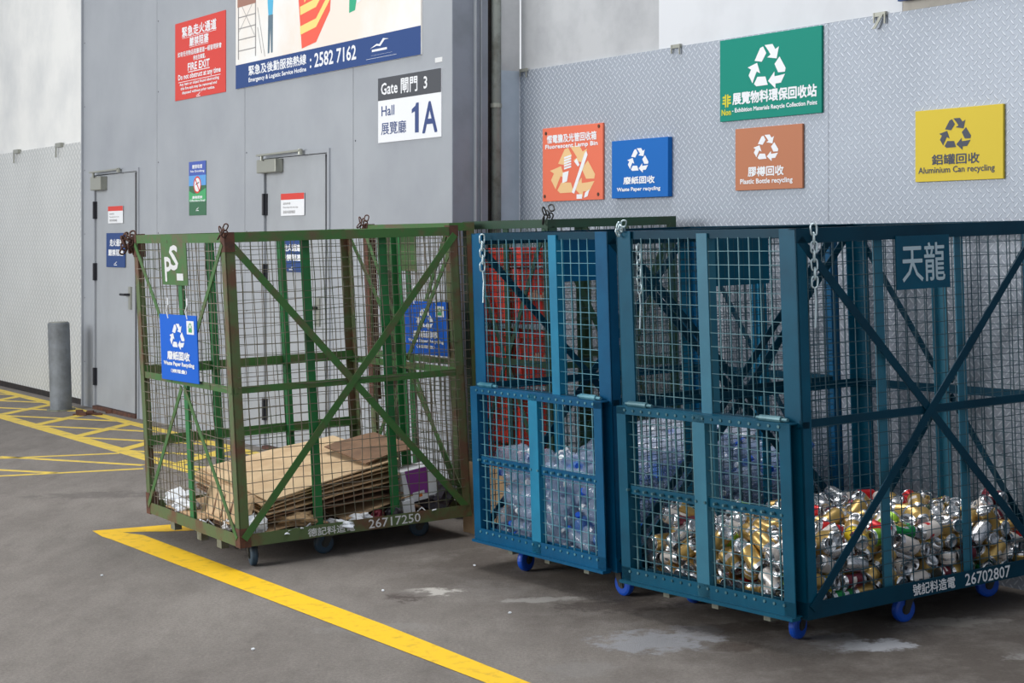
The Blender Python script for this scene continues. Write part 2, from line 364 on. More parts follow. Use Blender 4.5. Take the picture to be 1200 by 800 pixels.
DOORS = ((-8.363, -7.256, 2.145), (-4.616, -3.577, 2.14))
SEAMS = [-8.70, -6.809, -4.986, -3.208, EU]
wl = empty('wall_left', WM(0, 0), kind='structure')
b = MB()
for x0, x1, z0, z1 in ((-8.70, DOORS[0][0]-.02, -.4, 7), (DOORS[0][0]-.02, DOORS[0][1]+.02, DOORS[0][2]+.02, 7), (DOORS[0][1]+.02, DOORS[1][0]-.02, -.4, 7),
                       (DOORS[1][0]-.02, DOORS[1][1]+.02, DOORS[1][2]+.02, 7), (DOORS[1][1]+.02, EU, -.4, 7)):
    b.box(x0, x1, .012, .12, z0, z1)
b.build('backing', M['dark_gap'], wl)
for k in range(4):
    a0, a1 = SEAMS[k]+.003, SEAMS[k+1]-.003
    b = MB(); d = next((q for q in DOORS if q[0] > a0 and q[1] < a1), None)
    dl = [q for q in DOORS if q[0] < a1 and q[1] > a0]
    if not dl: b.box(a0, a1, 0, .012, -.3, 7)
    else:
        d = dl[0]; x0, x1 = max(a0, d[0]-.012), min(a1, d[1]+.012)
        if x0 > a0 + .01: b.box(a0, x0, 0, .012, -.3, 7)
        b.box(x0, x1, 0, .012, d[2]+.012, 7)
        if x1 < a1 - .01: b.box(x1, a1, 0, .012, -.3, 7)
    b.build('wall_panel', M['grey_panel'], wl)
    for q in range(8):                                    # screws along the joint
        s = MB(); s.tube([(a0+.03, -.002, .4+q*.6), (a0+.03, .003, .4+q*.6)], .006, 8); s.build('screw', M['black'], wl)
b = MB(); b.box(-8.715, -8.697, -.02, .04, -.3, 7); b.build('edge_trim', M['grey_panel'], wl)

def door(idx, d, gapw, blue, red, closer):
    t = empty('door_%d' % idx, WM(d[0], 0, 0), kind='structure'); w = d[1]-d[0]; h = d[2]
    f = MB(); f.box(-.035, 0, -.012, .05, -.3, h+.03); f.box(0, w, -.012, .05, h, h+.03); f.box(w, w+.03, -.012, .05, -.3, h+.03); f.build('door_frame', M['grey_panel'], t)
    f = MB(); f.box(w-gapw, w, .02, .06, -.3, h); f.box(0, w, .085, .09, -.3, h); f.build('latch_gap', M['dark_gap'], t)
    f = MB(); f.box(.006, w-gapw, .006, .05, .015, h-.006); f.build('door_leaf', M['grey_door'], t, bevel=.003)
    f = MB(); f.box(.0, w, -.03, .08, -.3, .012); f.build('threshold', M['rust'], t)
    for z in (.28, 1.25, 1.82) if idx == 1 else (.28, 1.28, 1.80):
        f = MB(); f.tube([(-.004, -.014, z-.08), (-.004, -.014, z+.08)], .013, 8); f.box(-.02, .03, -.006, .006, z-.08, z+.08); f.build('hinge', M['black'], t)
    f = MB(); f.box(w-gapw-.13, w-gapw-.07, -.006, .006, .93, 1.13); hp = f.build('handle_plate', M['closer'], t)
    f = MB(); f.tube([(w-gapw-.10, 0, 1.06), (w-gapw-.10, -.05, 1.06), (w-gapw-.20, -.055, 1.06)], .011, 8); f.build('handle_lever', M['black'], hp)
    x0, x1, z0, z1 = closer
    f = MB(); f.box(x0, x1, -.06, .006, z0, z1); f.build('door_closer', M['closer'], t, bevel=.006)
    f = MB(); f.flat((x0+.06, -.075, h+.012), (w*.66, -.045, h+.022), (0, 1, 0), .03, .014, (0, 0, 1)); f.tube([(x0+.12, -.07, z1-.01), (x0+.12, -.07, h+.02)], .012, 8)
    f.tube([(w*.65, -.04, h+.0), (w*.65, -.04, h+.04)], .018, 8); f.build('closer_arm', M['closer'], t)
    return t
door(1, DOORS[0], .10, 0, 0, (.02, .30, 2.0, 2.125))
door(2, DOORS[1], .065, 0, 0, (-.03, .30, 2.03, 2.13))

# return beside the gate (faces right) with its track, gap and pipe
wi = empty('wall_inner', WM(EU, 0), kind='structure')
def ret(name, m, y0, y1, x=0.0, z0=-.3, z1=7, dx=.03):
    b = MB(); b.box(-dx+x, x, y0, y1, z0, z1); return b.build(name, m, wi)
ret('jamb_panel', M['return_shade'], .0005, .15, .004)
ret('track_flange', M['grey_panel'], .150, .156, .03, dx=.06)
ret('track_bed', M['return_shade'], .156, .255, .002)
ret('track_flange', M['grey_panel'], .196, .200, .02, dx=.05)
ret('jamb_gap', M['dark_gap'], .262, .35, -.02)
ret('corner_cladding', M['plain_steel'], .35, .49, 0, -.3, 2.585)
ret('corner_concrete', M['concrete'], .35, .49, 0, 2.585, 7)
pp = MB(); pp.tube([(.014, .308, 0), (.014, .308, 7)], .031, 14)
pp.build('down_pipe', M['pipe'], wi, smooth=True)
for z in (.7, 1.55, 2.35, 3.2): 
    s = MB(); s.tube([(.014, .308, z), (.014, .308, z+.025)], .036, 12); s.box(-.03, .012, .29, .34, z, z+.025); s.build('pipe_clip', M['closer'], wi)

wb = empty('wall_back', WM(0, 0, BACK), kind='structure')
STEEL = [-1.908, 0.856, 3.3, 5.7]
for a0, a1 in zip(STEEL, STEEL[1:]):
    b = MB(); b.box(a0+.0015, a1-.0015, 0, .012, -.4, 2.585); b.build('cladding_sheet', M['tread'], wb)
b = MB(); b.box(-1.908, 6, .012, .2, -.4, 7); b.build('concrete_face', M['concrete'], wb)
b = MB(); b.box(-.50, 1.34, .006, .0119, 2.587, 4.0); b.build('white_painted_area', M['white_paint'], wb)
b = MB(); b.box(1.34, 5.9, .008, .0119, 2.587, 2.66); b.build('beige_strip', M['beige'], wb)
for i, uu in enumerate((-1.86, -.34, 1.20)):
    s = MB(); s.box(uu-.03, uu+.05, -.012, 0.0, 2.577, 2.597); s.box(uu-.03, uu-.022, -.014, -.008, 2.55, 2.597); s.box(uu+.04, uu+.048, -.014, -.008, 2.54, 2.597)
    if i == 2: s.flat((uu+.03, -.014, 2.585), (uu-.015, -.02, 2.52), (1, 0, 0), .02, .004, (0, -1, 0))
    s.build('cladding_clip', M['closer'], wb)
t = empty('hanging_sign_board', WM(1.345, 2.63, BACK+.02), 'navy sign board cut off by the frame above the checker plate wall', 'sign')
b = MB(); b.box(0, .9, -.01, .01, 0, .5); b.build('plate', M['s_navy'], t)

wf = empty('wall_far', WM(0, 0, -.03), kind='structure')
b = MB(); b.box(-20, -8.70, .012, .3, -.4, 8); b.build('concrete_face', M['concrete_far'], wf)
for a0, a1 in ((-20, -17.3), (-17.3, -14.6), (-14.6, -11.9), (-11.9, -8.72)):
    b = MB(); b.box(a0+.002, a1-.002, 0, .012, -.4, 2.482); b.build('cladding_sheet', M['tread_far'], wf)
b = MB(); b.box(-20, -8.72, -.015, 0, -.3, .03); b.build('base_strip', M['dark_gap'], wf)
for uu in (-10.95, -9.55):
    s = MB(); s.box(uu, uu+.16, -.03, 0, 2.46, 2.50); s.box(uu, uu+.02, -.03, -.02, 2.36, 2.50); s.build('cladding_clip', M['closer'], wf)

# ------------------------------------------------------------------ floor markings
def nm(n, m, z=0.0): return Vector((0.84013477*n - 0.5423777*m, 0.5423777*n + 0.84013477*m, z))
def strip(mb, p, q, w, z=.0018):
    p, q = Vector(p[:2]).to_3d(), Vector(q[:2]).to_3d(); d = (q-p).normalized(); s = Vector((-d.y, d.x, 0))*w/2
    mb.hexa((p-s, q-s, q+s, p+s, p-s+Vector((0,0,z)), q-s+Vector((0,0,z)), q+s+Vector((0,0,z)), p+s+Vector((0,0,z))))
t = empty('floor_marking', (-2.2, 9.2, 0), 'bold fresh yellow painted line that turns a sharp corner in front of the green cage', 'floor marking')
b = MB(lambda p: p - Vector((-2.2, 9.2, 0)))
A_ = [(-2.35, 9.327), (-2.248, 9.137), (-2.182, 9.054), (-.133, 6.04), (.9, 4.5), (1.05, 4.6), (.02, 6.03), (-.567, 6.962), (-2.031, 9.155), (-2.168, 9.25)]
top = [b.pt((x, y, .002)) for x, y in A_]; b.face(top)
b.build('painted_line', M['yellow_line'], t)
b = MB(lambda p: p - Vector((-2.2, 9.2, 0)))
top = [b.pt((x, y, .0016)) for x, y in [(-2.35, 9.327), (-2.168, 9.25), (-2.053, 9.259), (-1.924, 9.245), (-1.6, 9.26), (-1.6, 9.50), (-1.967, 9.453)]]; b.face(top)
b.build('painted_line', M['yellow_line'], t)

t = empty('hatched_floor_marking', nm(4.4, 12.3), 'worn yellow hatched keep-clear box painted along the door wall', 'floor marking')
off = nm(4.4, 12.3)
def hline(p, q, w, z=.0018):
    b = MB(lambda v: v - off); strip(b, p, q, w, z); b.build('painted_line', M['yellow_old'], t)
hline(nm(4.4, 10.1), nm(4.4, 19.5), .12)
hline(nm(5.08, 10.1), nm(5.12, 19.5), .10)
for k in range(-1, 8):
    m0 = 12.3 + (k-1)*1.06
    hline(nm(4.4, m0), nm(5.1, m0+.58), .11, .0021)
    if m0 - 1.3 > 9.4: hline(nm(4.4, m0), nm(5.1, m0-1.35), .05, .0024)
hline((-3.793, 12.441), (-2.942, 12.549), .05); hline((-3.822, 12.536), (-2.62, 11.878), .05)
hline((-3.70, 11.50), (-2.583, 11.708), .05); hline((-3.9, 11.97), (-3.15, 11.61), .05)
hline((-4.6, 12.3), (-3.793, 12.441), .05)

# ------------------------------------------------------------------ bollard
t = empty('bollard', nm(4.98, 15.47), 'thick round grey steel bollard standing before the far checker plate wall', 'bollard')
b = MB(); b.tube([(0, 0, 0), (0, 0, .80), (0, 0, .812)], [.099, .099, .09], 32); b.build('post', M['bollard'], t, smooth=False)
b = MB(); b.tube([(0, 0, .812), (0, 0, .816)], .088, 32); b.build('cap', M['closer'], t)
b = MB(); b.tube([(0, 0, 0), (0, 0, .012)], .13, 24); b.build('collar', M['stub'], t)
t = empty('debris_heap', nm(5.05, 14.85, 0), 'small heap of dark rubbish at the foot of the far wall beside the bollard', 'rubbish')
b = MB()
for k in range(16): 
    x, y = random.uniform(-.14, .14), random.uniform(-.06, .1); b.box(x-.03, x+.03, y-.015, y+.015, 0, random.uniform(.01, .04))
b.build('scraps', M['rust'], t)['kind'] = 'stuff'

# ------------------------------------------------------------------ wall signs
def sign(name, label, u0, u1, v0, v1, n, mplate, thick=.006, group=None, cat='sign'):
    t = empty(name, WM(u0, v0, n+thick), label, cat, group); w, h = u1-u0, v1-v0
    b = MB(); b.box(0, w, 0, thick, 0, h); b.build('plate', mplate, t, bevel=.001)
    return t, w, h
def ink(t, m, fn, name='lettering'):
    b = MB(); fn(b); o = link(name, b.mesh(name, [m], recalc=False), t); return o

t, w, h = sign('fire_exit_sign', 'red fire exit notice with white Chinese and English text, high on the grey wall', -6.385, -5.343, 2.692, 3.330, 0, M['s_red'])
def f(b):
    z = lambda q: h*q
    put_text(b, '緊急走火通道', w*.15, w*.83, z(.80), z(.93), bold=.005); put_text(b, '嚴禁阻塞', w*.30, w*.68, z(.665), z(.775), bold=.004)
    quad(b, w*.15, w*.83, z(.785), z(.79)); quad(b, w*.30, w*.68, z(.65), z(.655))
    put_text(b, '如有任何物品阻塞通道一經發現將會', w*.06, w*.93, z(.555), z(.62), bold=.002); put_text(b, '移走及棄置。', w*.38, w*.62, z(.475), z(.535), bold=.002)
    put_text(b, 'FIRE EXIT', w*.27, w*.70, z(.36), z(.45), bold=.005); quad(b, w*.27, w*.70, z(.335), z(.345))
    put_text(b, 'Do not obstruct at any time', w*.07, w*.91, z(.24), z(.325), bold=.004); quad(b, w*.07, w*.91, z(.225), z(.232))
    put_text(b, 'Any item or object found obstructing', w*.10, w*.88, z(.17), z(.215), bold=.0025)
    put_text(b, 'this fire exit may be removed and', w*.12, w*.84, z(.115), z(.16), bold=.0025)
    put_text(b, 'disposed without prior notice.', w*.15, w*.80, z(.06), z(.105), bold=.0025)
    bird_logo(b, w*.48, z(.035), w*.10, h*.045, -.001)
ink(t, M['white'], f)

t, w, h = sign('hotline_banner', 'wide hotline banner with navy strip, orange vest and scaffold pictures', -5.130, -2.273, 2.695, 4.1, 0, M['photo_bg'], .012)
H2 = .182
ink(t, M['s_navy'], lambda b: quad(b, 0, w, 0, H2), 'navy_strip')
def f(b):
    bird_logo(b, w*.81, H2*.66, w*.09, H2*.4, -.0012); quad(b, w*.77, w*.87, H2*.28, H2*.285, -.0012); quad(b, w*.745, w*.89, H2*.17, H2*.18, -.0012)
ink(t, M['white'], f, 'wing_logo')
ink(t, M['white'], lambda b: put_text(b, '緊急及後勤服務熱線', w*.085, w*.43, H2*.46, H2*.86, y=-.0012, bold=.004), 'chinese_lettering')
ink(t, M['white'], lambda b: put_text(b, 'Emergency & Logistic Service Hotline', w*.085, w*.43, H2*.14, H2*.36, y=-.0012, bold=.003), 'english_lettering')
ink(t, M['white'], lambda b: put_text(b, ': 2582 7162', w*.452, w*.695, H2*.28, H2*.80, y=-.0012, bold=.006), 'phone_number')
def f(b):
    for x in (.015, .125):
        quad(b, w*x, w*(x+.006), H2+.04, .95)
    for k in range(9):
        z = H2+.10+k*.085; quad(b, w*.015, w*.13, z, z+.008)
    for (x0, z0, x1, z1) in ((.02, H2+.25, .12, H2+.05+.42), (.02, H2+.5, .12, H2+.2), (.14, H2+.4, .185, H2+.02), (.14, H2+.25, .165, H2+.05)):
        shape(b, [(w*x0, z0), (w*x0+.008, z0), (w*x1+.008, z1), (w*x1, z1)])
ink(t, M['scaffold'], f, 'scaffold_picture')
ink(t, M['skin'], lambda b: shape(b, [(w*(.219+.009*math.cos(a/9*6.283)), .735+.04*math.sin(a/9*6.283)) for a in range(9)], -.0012), 'head_picture')
ink(t, M['skin'], lambda b: quad(b, w*.012, w*.13, .62, .70, -.0011), 'platform_picture')
ink(t, M['skyblue'], lambda b: shape(b, [(w*.207, .70), (w*.232, .70), (w*.238, .60), (w*.234, .50), (w*.208, .50), (w*.203, .60)]), 'shirt_picture')
ink(t, M['jeans'], lambda b: shape(b, [(w*.207, .50), (w*.236, .50), (w*.234, .22), (w*.224, .22), (w*.221, .40), (w*.214, .22), (w*.204, .22)]), 'trousers_picture')
ink(t, M['vest'], lambda b: shape(b, [(w*.385, .58), (w*.40, .64), (w*.395, 1.2), (w*.58, 1.2), (w*.565, .52), (w*.56, .42), (w*.485, .225), (w*.405, .20)]), 'vest_picture')
def f(b):
    for z0, z1 in ((.30, .36), (.44, .50)): shape(b, [(w*.397, z0), (w*.485, z0+.03), (w*.562, z0+.20), (w*.562, z1+.20), (w*.485, z1+.03), (w*.395, z1)], -.0012)
    shape(b, [(w*.42, .52), (w*.44, .56), (w*.43, 1.1), (w*.41, 1.1)], -.0012)
ink(t, M['vest_y'], f, 'vest_stripes_picture')
ink(t, M['p_green'], lambda b: (shape(b, [(w*.66, .37), (w*.69, .38), (w*.70, .47), (w*.81, .55), (w*.83, .45), (w*.96, .46), (w*.96, 1.1), (w*.67, 1.1)])), 'green_picture')
def f(b):
    shape(b, [(w*.70, .42), (w*.725, .44), (w*.735, .60), (w*.76, .68), (w*.80, .68), (w*.82, .60), (w*.825, .47), (w*.805, .40), (w*.815, .62), (w*.77, .72), (w*.73, .68), (w*.705, .56)], -.0012)
    shape(b, [(w*.735, .50), (w*.765, .42), (w*.80, .53), (w*.77, .62)], -.0012)
ink(t, M['white'], f, 'green_picture_emblem')

t, w, h = sign('gate_number_sign', 'white and dark grey sign reading Gate 3, Hall 1A below the banner', -2.846, -2.031, 2.167, 2.590, 0, M['white'])
ink(t, M['s_grey'], lambda b: quad(b, 0, w, h*.65, h), 'grey_strip')
ink(t, M['white'], lambda b: put_text(b, 'Gate 閘門  3', w*.055, w*.79, h*.72, h*.94, y=-.0014, bold=.004))
ink(t, M['ink_blue'], lambda b: put_text(b, 'Hall', w*.06, w*.27, h*.41, h*.56, bold=.002), 'hall_lettering')
ink(t, M['ink_blue'], lambda b: put_text(b, '展覽廳', w*.055, w*.46, h*.12, h*.31, bold=.001), 'chinese_lettering')
ink(t, M['ink_blue'], lambda b: (shape(b, [(w*.60, h*.10), (w*.66, h*.10), (w*.66, h*.545), (w*.62, h*.545), (w*.605, h*.50), (w*.55, h*.455), (w*.55, h*.395), (w*.60, h*.42)]), put_text(b, 'A', w*.72, w*.94, h*.085, h*.53, bold=.009)), 'hall_number')
t, w, h = sign('small_tag', 'tiny white label stuck just above the gate number sign', -2.114, -2.025, 2.628, 2.658, 0, M['label_pale'], .002, cat='label')

t, w, h = sign('no_smoking_sign', 'narrow blue and green no smoking poster under the red notice', -6.089, -5.733, 1.738, 2.174, 0, M['d_green'], .004)
ink(t, M['p_blue'], lambda b: quad(b, 0, w, h*.74, h), 'blue_band')
ink(t, M['sky'], lambda b: quad(b, 0, w, h*.55, h*.74), 'sky_band')
ink(t, M['m_green'], lambda b: shape(b, [(0, h*.26), (w, h*.26), (w, h*.5), (w*.7, h*.44), (w*.3, h*.40), (0, h*.46)], -.0007), 'green_band')
def f(b):
    shape(b, [(w*(.5+.22*math.cos(a/24*6.283)), h*(.565+.16*math.sin(a/24*6.283))) for a in range(24)], -.0010)
    put_text(b, '嚴禁吸煙', w*.2, w*.78, h*.87, h*.94, bold=.002); put_text(b, 'No Smoking', w*.1, w*.9, h*.79, h*.84, bold=.002)
    put_text(b, '違者罰款', w*.2, w*.8, h*.31, h*.36, bold=.002); put_text(b, 'Offenders fined', w*.06, w*.94, h*.255, h*.295, bold=.0015); bird_logo(b, w*.5, h*.12, w*.2, h*.06, -.001)
ink(t, M['white'], f)
def f(b):
    n = 24
    for k in range(n):
        a0, a1 = k/n*6.2832, (k+1)/n*6.2832; q = []
        for a, r in ((a0, 1), (a1, 1), (a1, .8), (a0, .8)): q.append((w*(.5+.22*r*math.cos(a)), h*(.565+.16*r*math.sin(a))))
        shape(b, q, -.0016)
    shape(b, [(w*.36, h*.67), (w*.39, h*.69), (w*.64, h*.46), (w*.61, h*.44)], -.0016)
ink(t, M['s_red'], f, 'prohibition_ring')
ink(t, M['ink'], lambda b: shape(b, [(w*.40, h*.58), (w*.60, h*.62), (w*.60, h*.60), (w*.40, h*.56)], -.0013), 'cigarette_mark')

def door_signs(u0, v0, v1, b0, b1, c0, c1, which, n=.012):
    t, w, h = sign('door_notice', 'white notice with a red header on the %s door' % which, u0, u0+.385, v0, v1, n-.012, M['white'], .003, cat='notice')
    ink(t, M['s_red'], lambda b: quad(b, 0, w, h*.72, h), 'red_header')
    ink(t, M['scaffold'], lambda b: (put_text(b, '請勿停車', w*.1, w*.42, h*.5, h*.6), put_text(b, 'Please keep this area clear', w*.1, w*.75, h*.32, h*.42), put_text(b, '請保持通道暢通', w*.1, w*.62, h*.1, h*.24)))
    t, w, h = sign('door_sign', 'navy blue fire route sign with white Chinese text on the %s door' % which, b0, b1, c0, c1, n-.012, M['s_navy'], .004)
    ink(t, M['white'], lambda b: (put_text(b, '走火通道', w*.20, w*.86, h*.62, h*.82, bold=.005), put_text(b, '嚴禁阻塞', w*.12, w*.92, h*.34, h*.52, bold=.005), bird_logo(b, w*.5, h*.12, w*.2, h*.10, -.001)))
door_signs(-8.017, 1.694, 1.848, -8.062, -7.574, 1.297, 1.606, 'left')
door_signs(-4.34, 1.711, 1.872, -4.378, -3.953, 1.305, 1.548, 'right')

def recycle_sign(name, label, r, m, ink_m, cn, en, box, cnbox, enbox, bold=.004, thick=.012):
    u0, u1, v0, v1 = r
    t, w, h = sign(name, label, u0, u1, v0, v1, BACK+.001, m, thick)
    ink(t, ink_m, lambda b: put_recycle(b, w*box[0], h*box[1], w*box[2], h*box[3]), 'recycling_symbol')
    ink(t, ink_m, lambda b: (put_text(b, cn, w*cnbox[0], w*cnbox[1], h*cnbox[2], h*cnbox[3], bold=bold), put_text(b, en, w*enbox[0], w*enbox[1], h*enbox[2], h*enbox[3], bold=bold*.6)))
    return t, w, h
recycle_sign('paper_recycling_sign', 'blue waste paper recycling sign fixed to the checker plate wall', (-.892, -.372, 1.767, 2.095), M['s_blue'], M['white'],
    '廢紙回收', 'Waste Paper recycling', (.485, .655, .185, .215), (.22, .77, .24, .36), (.10, .87, .10, .18), .004, .03)
recycle_sign('bottle_recycling_sign', 'brown plastic bottle recycling sign under the green one', (.173, .683, 1.784, 2.105), M['s_brown'], M['white'],
    '膠樽回收', 'Plastic Bottle recycling', (.475, .68, .185, .215), (.20, .73, .22, .37), (.08, .86, .08, .18), .0035)
recycle_sign('can_recycling_sign', 'yellow aluminium can recycling sign on the right of the checker plate wall', (1.439, 1.953, 1.790, 2.115), M['s_yellow'], M['ink'],
    '鋁罐回收', 'Aluminium Can recycling', (.475, .66, .18, .225), (.20, .74, .23, .37), (.04, .91, .09, .20), .0025)
t, w, h = sign('collection_point_sign', 'large green collection point sign with white recycling arrows and Chinese lettering', .049, .820, 2.150, 2.578, BACK+.001, M['s_teal'], .012)
ink(t, M['white'], lambda b: put_recycle(b, w*.485, h*.63, w*.185, h*.27), 'recycling_symbol')
ink(t, M['white'], lambda b: (put_text(b, '展覽物料環保回收站', w*.135, w*.955, h*.195, h*.335, bold=.005), put_text(b, '- Exhibition Materials Recycle Collection Point', w*.13, w*.96, h*.085, h*.15, bold=.002)))
ink(t, M['s_lime'], lambda b: (put_text(b, '非', w*.03, w*.115, h*.175, h*.325, bold=.005), put_text(b, 'Non', w*.02, w*.115, h*.075, h*.145, bold=.003)), 'yellow_lettering')
t, w, h = sign('lamp_recycling_sign', 'faded orange fluorescent lamp bin sign, leftmost on the checker plate wall', -1.630, -1.005, 1.765, 2.210, BACK+.001, M['s_orange'], .012)
ink(t, M['s_cream'], lambda b: put_recycle(b, w*.52, h*.42, w*.37, h*.35, -.0007), 'recycling_symbol')
ink(t, M['white'], lambda b: (put_text(b, '慳電膽及光管回收箱', w*.08, w*.90, h*.79, h*.90, y=-.0014, bold=.003), put_text(b, 'Fluorescent Lamp Bin', w*.05, w*.92, h*.70, h*.77, y=-.0014, bold=.003)))
def f(b):
    shape(b, [(w*.50, h*.11), (w*.54, h*.09), (w*.76, h*.60), (w*.74, h*.65), (w*.71, h*.62)], -.0014)
    for k in range(5): shape(b, [(w*.37, h*(.42+k*.036)), (w*.49, h*(.445+k*.036)), (w*.49, h*(.47+k*.036)), (w*.37, h*(.445+k*.036))], -.0014)
    shape(b, [(w*.34, h*.24), (w*.42, h*.26), (w*.45, h*.40), (w*.35, h*.38)], -.0014); shape(b, [(w*.54, h*.52), (w*.60, h*.45), (w*.63, h*.47), (w*.58, h*.56)], -.0014)
    quad(b, w*.58, w*.67, h*.02, h*.08, -.0014); shape(b, [(w*.70, h*.03), (w*.76, h*.05), (w*.79, h*.14), (w*.72, h*.10)], -.0014)
ink(t, M['white'], f, 'lamp_pictures')
for x, z in ((.06, .93), (.94, .96), (.04, .07), (.93, .07)):
    s = MB(); s.tube([(w*x, -.003, h*z), (w*x, .002, h*z)], .011, 10); s.build('fixing_screw', M['rust'], t)

# ------------------------------------------------------------------ chains
def link_mesh(L, W, r):
    b = MB(); n, k = 16, 6; path = []
    for i in range(n):
        a = 2*math.pi*i/n; path.append(Vector((math.cos(a)*W/2, 0, math.sin(a)*W/2 + (L-W)/2*(1 if math.sin(a) > 0 else -1 if math.sin(a) < 0 else 0))))
    rings = []
    for i in range(n):
        d = (path[(i+1) % n]-path[i-1]).normalized(); nn_ = Vector((0, 1, 0)); s = d.cross(nn_)
        rings.append([b.pt(path[i] + (nn_*math.cos(2*math.pi*j/k) + s*math.sin(2*math.pi*j/k))*r) for j in range(k)])
    for i in range(n):
        A, B = rings[i], rings[(i+1) % n]
        for j in range(k): b.face((A[j], A[(j+1) % k], B[(j+1) % k], B[j]))
    return b
LM = {}
def chain(name, label, top, count, m, yaw, hook=True, L=.044):
    t = empty(name, top, label, 'chain', 'chains hanging on the cages')
    key = (m.name, L)
    if key not in LM: LM[key] = link_mesh(L, L*.55, L*.085).mesh('chain_link', [m], True)
    for k in range(count):
        o = link('chain_link', LM[key], t); o.location = (random.uniform(-.001, .001), 0, -L*.42 - k*L*.74); o.rotation_euler = (0, random.uniform(-.08, .08), yaw + (k % 2)*1.35)
    if hook:
        z = -L*.42-(count-.4)*L*.74; b = MB(); b.tube([(0, 0, z), (.003, 0, z-.05), (-.002, 0, z-.15)], .004, 6); b.build('hook_rod', m, t)
    return t
def chain_bunch(name, label, at, m, n=9, r=.05, L=.05):
    t = empty(name, at, label, 'chain'); key = (m.name, L)
    if key not in LM: LM[key] = link_mesh(L, L*.6, L*.10).mesh('chain_link', [m], True)
    for k in range(n):
        o = link('chain_link', LM[key], t); a = k*2.4; q = k/n
        o.location = (math.cos(a)*r*.45, math.sin(a)*r*.45, .02 - q*r*1.6); o.rotation_euler = (random.uniform(-.7, .7), random.uniform(-.6, .6), k*1.1)
    return t

# ------------------------------------------------------------------ cages
class Frame:
    """local axes of a cage: a along its side (to the wall), b along its yard face (to the left), z up with a slight lean"""
    def __init__(s, origin, A, B, d, w, zb, h, lean):
        s.o = Vector(origin); s.A = Vector(A).normalized(); s.B = Vector(B).normalized(); s.d, s.w, s.zb, s.h = d, w, zb, h; s.lean = lean
    def P(s, a, b, z): return s.A.to_3d()*a + s.B.to_3d()*b + Vector((s.lean*(z-s.zb)/s.h, 0, z))
    def f(s, v): return s.P(v[0], v[1], v[2])
    def W(s, a, b, z): return s.o + s.P(a, b, z)

def side_pts(F, face, t, z, o=0.0):
    """point on a face: t runs along it, o outwards"""
    if face == 'yard': return (-o, t, z)
    if face == 'wall': return (F.d+o, t, z)
    if face == 'right': return (t, -o, z)
    return (t, F.w+o, z)
TANG = {'yard': (0, 1, 0), 'wall': (0, 1, 0), 'right': (1, 0, 0), 'left': (1, 0, 0)}
OUT = {'yard': (-1, 0, 0), 'wall': (1, 0, 0), 'right': (0, -1, 0), 'left': (0, 1, 0)}

def wire_face(F, face, z0, z1, t0, t1, sv, sh, rv, rh, jit=0.0, o=-.012):
    b = MB(F.f); n = max(2, round((t1-t0)/sv)); m = max(2, round((z1-z0)/sh)); segs = 6 if jit else 1
    def wav(k, q): return jit*noise.noise(Vector((k*3.1, q*4.0, hash(face) % 7 if False else len(face)*1.7)))
    def wire(pts, r):
        T = Vector(TANG[face]); 
        for p, q in zip(pts, pts[1:]):
            p, q = Vector(p), Vector(q); dd = (q-p).normalized(); s = dd.cross(Vector(OUT[face])).normalized()
            b.flat(p, q, s, 2*r, 2*r, OUT[face])
    for k in range(1, n):
        t = t0 + (t1-t0)*k/n
        wire([side_pts(F, face, t + wav(k, z0+(z1-z0)*q/segs), z0+(z1-z0)*q/segs, o+wav(k+50, z0+(z1-z0)*q/segs)*1.2) for q in range(segs+1)], rv)
    for k in range(1, m):
        z = z0 + (z1-z0)*k/m
        wire([side_pts(F, face, t0+(t1-t0)*q/segs, z + wav(k+20, t0+(t1-t0)*q/segs), o+.004+wav(k+70, t0+(t1-t0)*q/segs)*1.2) for q in range(segs+1)], rh)
    return b

def angle_rail(b, F, face, t0, t1, z, hgt, leg=.035, o=0.0, up=False):
    """angle iron along a face: upright leg outside, flat leg turned in"""
    p, q = side_pts(F, face, t0, z+hgt/2, o-.005), side_pts(F, face, t1, z+hgt/2, o-.005)
    b.flat(p, q, (0, 0, 1), hgt, .005, OUT[face])
    zz = z+hgt-.005 if up else z
    p, q = Vector(side_pts(F, face, t0, zz, o-leg/2-.005)), Vector(side_pts(F, face, t1, zz, o-leg/2-.005))
    b.flat(p, q, OUT[face], leg, .005, (0, 0, 1))
def angle_bar(b, F, face, t, z0, z1, w, leg=.03, o=0.0, sgn=1):
    p, q = side_pts(F, face, t, z0, o-.005), side_pts(F, face, t, z1, o-.005)
    b.flat(p, q, TANG[face], w, .005, OUT[face])
    p, q = side_pts(F, face, t+sgn*(w/2-.0025), z0, o-leg/2-.005), side_pts(F, face, t+sgn*(w/2-.0025), z1, o-leg/2-.005)
    b.flat(p, q, OUT[face], leg, .005, TANG[face])
def diag(b, F, face, t0, z0, t1, z1, w=.034, o=-.004, th=.005):
    p, q = Vector(side_pts(F, face, t0, z0, o)), Vector(side_pts(F, face, t1, z1, o)); s = (q-p).cross(Vector(OUT[face]))
    b.flat(p, q, s, w, th, OUT[face])

